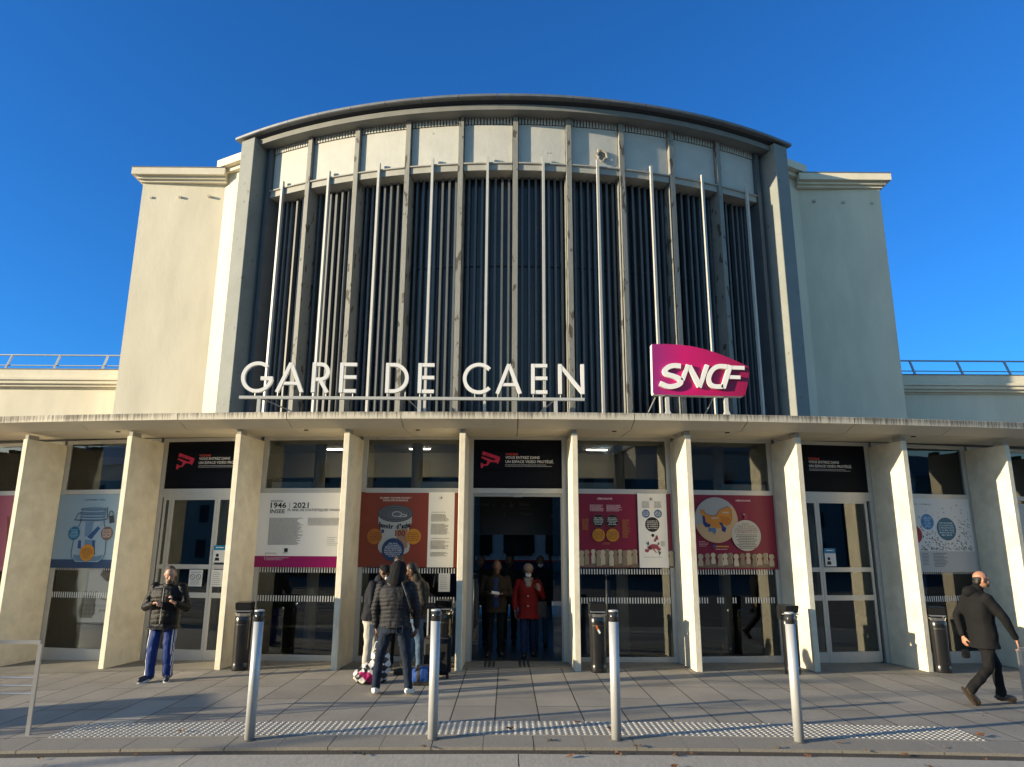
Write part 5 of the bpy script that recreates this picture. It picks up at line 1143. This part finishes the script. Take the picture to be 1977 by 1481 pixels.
# man on the left of the huddle
def mask(root, P, M4):
    bm = BM(); ellip(bm, P(0, .070, -.048), (.056, .036, .045), M4); blob('face_mask', bm, mat('mask_white', (.62, .64, .66), .8), root, .008)
person('man in navy jacket, cream trousers, dark cap and mask left in the huddle', (-2.04, 11.55, gl(-2)),
    dict(hL=(-.02, .08, .87), hR=(-.06, -.08, .87), chest=(-.01, 0, 1.20), neck=(.06, 0, 1.40), head=(.135, -.01, 1.52), sL=(.02, .19, 1.35), sR=(-.01, -.18, 1.34), eL=(.06, .24, 1.08), eR=(-.02, -.24, 1.07), wL=(.26, .14, 1.07), wR=(.20, -.20, 1.05),
         kL=(.0, .10, .46), kR=(-.06, -.09, .46), aL=(.0, .12, .085), aR=(-.09, -.09, .085), tL=(.14, .12, .045), tR=(.06, -.10, .045)),
    (1, -.25, -.5), (1, -.1, 0), dict(skin=(.14, .07, .04), jacket=navy, trousers=cream_t, shoe=wsh, hair=('cap', drk)),
    hands=dict(L=((1, 0, .1), (0, -.5, .5), 1, (.5,)*4), R=((1, .1, .1), (0, .5, .5), 1, (.5,)*4)), bulk=1.02, hemz=.82, extra=lambda r, J, P, M: mask(r, P, M))
# tall man behind
person('short-haired man at the back of the huddle, mostly hidden', (-1.76, 12.15, gl(-1.8)),
    dict(hL=(-.09, .0, .93), hR=(.09, .0, .93), chest=(0, 0, 1.28), neck=(0, -.03, 1.50), head=(-.01, -.09, 1.645), sL=(-.2, 0, 1.44), sR=(.2, 0, 1.44), eL=(-.26, -.02, 1.15), eR=(.26, -.02, 1.15), wL=(-.18, -.22, 1.10), wR=(.18, -.22, 1.10),
         kL=(-.10, 0, .5), kR=(.1, 0, .5), aL=(-.11, .0, .085), aR=(.11, .0, .085), tL=(-.13, -.15, .045), tR=(.13, -.15, .045)),
    (0, -1, -.6), (0, -1, 0), dict(skin=(.13, .065, .04), jacket=navy, trousers=blk_t, shoe=bsh, hair=('short', hairb)), hemz=.84)
# right of the huddle
person('man in a dark jacket and faded jeans at the right of the huddle', (-1.42, 11.62, gl(-1.4)),
    dict(hL=(.06, .08, .88), hR=(.04, -.09, .88), chest=(.06, 0, 1.22), neck=(.0, 0, 1.42), head=(-.085, -.01, 1.545), sL=(.05, .19, 1.36), sR=(.10, -.18, 1.34), eL=(.05, .24, 1.08), eR=(.15, -.22, 1.07), wL=(-.18, .14, 1.10), wR=(-.05, -.20, 1.04),
         kL=(.0, .08, .48), kR=(.09, -.06, .47), aL=(-.12, .05, .085), aR=(.10, -.04, .085), tL=(-.27, .03, .045), tR=(-.04, -.08, .045)),
    (-1, -.1, -.5), (-1, -.1, 0), dict(skin=(.14, .07, .04), jacket=cloth('dark_olive_jacket', (.016, .014, .011), .6), trousers=ldenim, shoe=bsh, hair=('short', hairb)),
    hands=dict(L=((-1, 0, 0), (0, -.5, .5), 1, (.5,)*4), R=((-1, 0, -.1), (0, .5, .5), 1, (.5,)*4)), bulk=1.04, hemz=.84, jd=quilt(.07, .007, .006))
# couple coming out of the doorway
def p6x(root, J, P, M4):
    bm = BM(); loftrings(bm, [(V3((0, -.125, .84)), V3((1, 0, 0)), V3((0, 1, 0)), .055, .03), (V3((0, -.14, 1.15)), V3((1, 0, 0)), V3((0, 1, 0)), .06, .03), (V3((0, -.10, 1.36)), V3((1, 0, 0)), V3((0, 1, 0)), .05, .03)]); blob('blue_shirt', bm, cloth('blue_shirt', (.02, .04, .12)), root, .012)
    bm = BM(); hexa(bm, [(-.07, -.36, 1.10), (.07, -.37, 1.08), (.07, -.30, 1.12), (-.07, -.29, 1.14), (-.07, -.36, 1.105), (.07, -.37, 1.085), (.07, -.30, 1.125), (-.07, -.29, 1.145)]); part('paper', bm, WHT, root)
person('older man in a brown jacket reading a paper in the central doorway', (-.19, 13.45, .01),
    dict(hL=(-.09, 0, .88), hR=(.09, 0, .88), chest=(0, 0, 1.20), neck=(.0, -.02, 1.41), head=(.02, -.07, 1.545), sL=(-.20, 0, 1.335), sR=(.20, 0, 1.335), eL=(-.28, -.02, 1.07), eR=(.28, -.02, 1.07), wL=(-.10, -.25, 1.09), wR=(.12, -.25, 1.09),
         kL=(-.10, -.02, .48), kR=(.09, .03, .48), aL=(-.11, -.04, .085), aR=(.08, .10, .085), tL=(-.14, -.20, .045), tR=(.11, -.05, .045)),
    (0, -1, -.55), (0, -1, 0), dict(skin=(.20, .10, .065), jacket=brownc, trousers=blk_t, shoe=bsh, hair=('bald', hairg)),
    hands=dict(L=((.8, -.5, 0), (.1, -.2, -.7), 1, (.4,)*4), R=((-.8, -.5, 0), (-.1, -.2, -.7), -1, (.4,)*4)), bulk=1.1, hemz=.76, extra=p6x)
def p7x(root, J, P, M4):
    mask(root, P, M4)
    bm = BM(); loftrings(bm, [(V3((0, -.10, 1.17)), V3((1, 0, 0)), V3((0, 1, 0)), .04, .03), (V3((0, -.11, 1.28)), V3((1, 0, 0)), V3((0, 1, 0)), .065, .04), (V3((0, -.02, 1.37)), V3((1, 0, 0)), V3((0, 1, 0)), .095, .09)]); blob('scarf', bm, mat('patterned_scarf', (.22, .20, .18), .8, patch=((.04, .04, .05), 25, .52)), root, .012)
    bm = BM(); tube(bm, [(.16, .05, 1.36), (.19, -.10, 1.30), (.24, -.02, .95)], .010, 8); box(bm, .17, .33, -.08, .06, .68, .95); part('shoulder_bag', bm, blackm, root)
    for z in (1.05, .88): 
        bm = BM(); ellip(bm, V3((-.01, -.178, z)), (.013, .005, .013), None, 8); part('coat_button', bm, mat('button', (.5, .4, .35), .4), root)
person('woman in a red coat, patterned scarf, mask and pale cap leaving by the central doorway', (.40, 13.42, .01),
    dict(hL=(-.08, 0, .86), hR=(.08, 0, .86), chest=(0, 0, 1.15), neck=(0, -.01, 1.345), head=(0, -.05, 1.48), sL=(-.175, 0, 1.275), sR=(.175, 0, 1.275), eL=(-.25, .02, 1.02), eR=(.27, -.04, 1.03), wL=(-.24, -.05, .80), wR=(.19, -.20, 1.15),
         kL=(-.08, -.06, .46), kR=(.08, .05, .46), aL=(-.08, -.10, .085), aR=(.08, .14, .10), tL=(-.09, -.24, .045), tR=(.09, .0, .045)),
    (0, -1, -.25), (0, -1, 0), dict(skin=(.20, .11, .08), jacket=redc, trousers=cloth('blue_jeans', (.012, .025, .07)), shoe=bsh, hair=('beanie', mat('pale_knit', (.22, .17, .13), .9)), flare=1.18, collar=False),
    hands=dict(L=((0, -.1, -1), (1, 0, 0), 1, (.4,)*4), R=((-.2, -.1, 1), (0, .8, 0), 1, (.9,)*4)), bulk=1.0, hemz=.66, extra=p7x)
for i, (x, y, lb) in enumerate(((-.52, 15.0, 'dim figure in the dark hall at the left behind the man with the paper'), (.06, 15.2, 'dim figure in the dark hall between the couple in the doorway'), (.68, 14.7, 'dim masked figure in the dark hall right of the woman in red'))):
    person(lb, (x, y, .01), dict(hL=(-.09, 0, .9), hR=(.09, 0, .9), chest=(0, 0, 1.25), neck=(0, -.02, 1.47), head=(0, -.05, 1.61), sL=(-.2, 0, 1.40), sR=(.2, 0, 1.40), eL=(-.26, 0, 1.12), eR=(.26, 0, 1.12), wL=(-.24, -.1, .88), wR=(.24, -.1, .88),
        kL=(-.1, -.04, .48), kR=(.1, .04, .48), aL=(-.1, 0, .085), aR=(.1, .1, .085), tL=(-.1, -.15, .045), tR=(.1, -.05, .045)), (0, -1, -.1), (0, -1, 0),
        dict(skin=(.12, .07, .05), jacket=(drk, navy, drk)[i], trousers=(blk_t, blk_t, ldenim)[i], shoe=bsh, hair=('short', hairb)), vox=.016, extra=(lambda r, J, P, M: mask(r, P, M)) if i == 2 else None)
# walking man on the right
def p8x(root, J, P, M4):
    bm = BM(); R_ = Matrix.Translation(V3((-.16, .16, .60))); box(bm, -.05, .05, -.03, .03, -.06, .05); bmesh.ops.bevel(bm, geom=bm.edges[:], offset=.015, segments=2, affect='EDGES'); bmesh.ops.transform(bm, matrix=Matrix.Translation(V3((-.20, .05, .63))), verts=bm.verts); part('hand_held_pouch', bm, blackpl, root)
    bm = BM(); ellip(bm, P(.0, .075, -.062), (.035, .028, .026), M4); blob('stubble', bm, mat('short_beard', (.10, .08, .065), .8), root, .008)
person('balding man in a dark hooded coat striding to the right past the fins', (6.37, 10.0, gl(6.4)),
    dict(hL=(.03, .09, .86), hR=(.03, -.09, .86), chest=(.01, 0, 1.20), neck=(.03, 0, 1.43), head=(.105, -.01, 1.585), sL=(.01, .18, 1.37), sR=(.03, -.19, 1.36), eL=(-.16, .22, 1.10), eR=(.20, -.24, 1.09), wL=(-.14, .16, .84), wR=(.345, -.20, .83),
         kL=(.215, .10, .47), kR=(.0, -.08, .47), aL=(.235, .10, .10), aR=(-.30, -.08, .185), tL=(.39, .10, .055), tR=(-.205, -.08, .05)),
    (1, -.18, -.12), (1, -.05, 0), dict(skin=(.40, .20, .12), jacket=drk, trousers=blk_t, shoe=brsh, hair=('bald', hairb), hood_down=True, lift={'R': 1}),
    hands=dict(L=((-.1, -.3, -1), (1, 0, 0), 1, (.8,)*4), R=((.25, .0, -1), (-.6, .8, 0), 1, (.45, .5, .55, .6))), bulk=1.12, hemz=.715, jd=folds(.012, 6), extra=p8x, legr=1.02)

# ---- luggage round the huddle
r = empty('suitcase', (-1.03, 11.38, 0)); tag(r, 'black upright suitcase with a raised silver handle beside the huddle', 'suitcase')
bm = BM(); box(bm, -.20, .20, -.13, .13, .05, .60); bmesh.ops.bevel(bm, geom=bm.edges[:], offset=.035, segments=3, affect='EDGES'); part('shell', bm, cloth('black_canvas', (.014, .014, .015), .7), r, True)
bm = BM(); box(bm, -.17, .17, -.165, -.125, .10, .50); bmesh.ops.bevel(bm, geom=bm.edges[:], offset=.015, segments=2, affect='EDGES'); part('front_pocket', bm, cloth('black_canvas', (.014, .014, .015), .7), r)
for u in (-.17, -.07):
    bm = BM(); box(bm, u-.011, u+.011, .05, .065, .58, .99); part('handle_tube', bm, alu, r)
bm = BM(); box(bm, -.19, -.05, .04, .075, .985, 1.02); part('handle_grip', bm, blackm, r)
for u in (-.16, .16):
    bm = BM(); cyl(bm, (u-.02, -.08, .03), (u+.02, -.08, .03), .03, n=14); part('wheel', bm, blackm, r)
r = empty('sports_bag', (-1.17, 10.85, 0)); tag(r, 'blue and black holdall lying on the paving right of the white shoes', 'bag')
bm = BM(); ellip(bm, V3((0, 0, .13)), (.20, .14, .13)); box(bm, -.15, .15, -.10, .10, .0, .16); blob('bag_body', bm, [cloth('blue_bag', (.012, .055, .24), .5), blackm], r, .012, disp=folds(.012, 10), paint=lambda c, n: 1 if c.z < .05 or abs(c.x+.07) < .025 or abs(c.x-.09) < .02 else 0)
bm = BM(); tube(bm, [(-.12, -.08, .18), (-.08, -.12, .27), (.08, -.12, .28), (.13, -.08, .18)], .012); part('handle', bm, blackm, r)
r = empty('chequered_bag', (-1.93, 10.95, 0)); tag(r, 'big slumped shopping bag in black and white diamonds with magenta patches', 'bag')
bm = BM(); ellip(bm, V3((.10, .05, .24)), (.15, .13, .27)); ellip(bm, V3((-.08, -.03, .10)), (.20, .13, .12)); ellip(bm, V3((.0, .0, .14)), (.20, .14, .15))
chk = mat('chequer_black', (.012, .012, .014), .4); chw = mat('chequer_white', (.62, .60, .57), .4); chr_ = mat('chequer_magenta', (.38, .01, .10), .4)
def chp(c, n):
    a = (c.x*.9+c.z)*9.5; b = (c.x*.9-c.z)*9.5
    if c.z < .17 and c.x < .12 and math.floor(a*.7) % 3 == 0: return 2
    return (math.floor(a)+math.floor(b)) % 2
blob('bag_body', bm, [chk, chw, chr_], r, .010, disp=lambda p, n: .022*noise.noise(p*11)+.012*noise.noise(p*24), paint=chp)
bm = BM(); tube(bm, [(.02, -.03, .44), (.04, -.05, .56), (.12, -.05, .58), (.17, -.02, .45)], .010); part('handle', bm, chw, r)
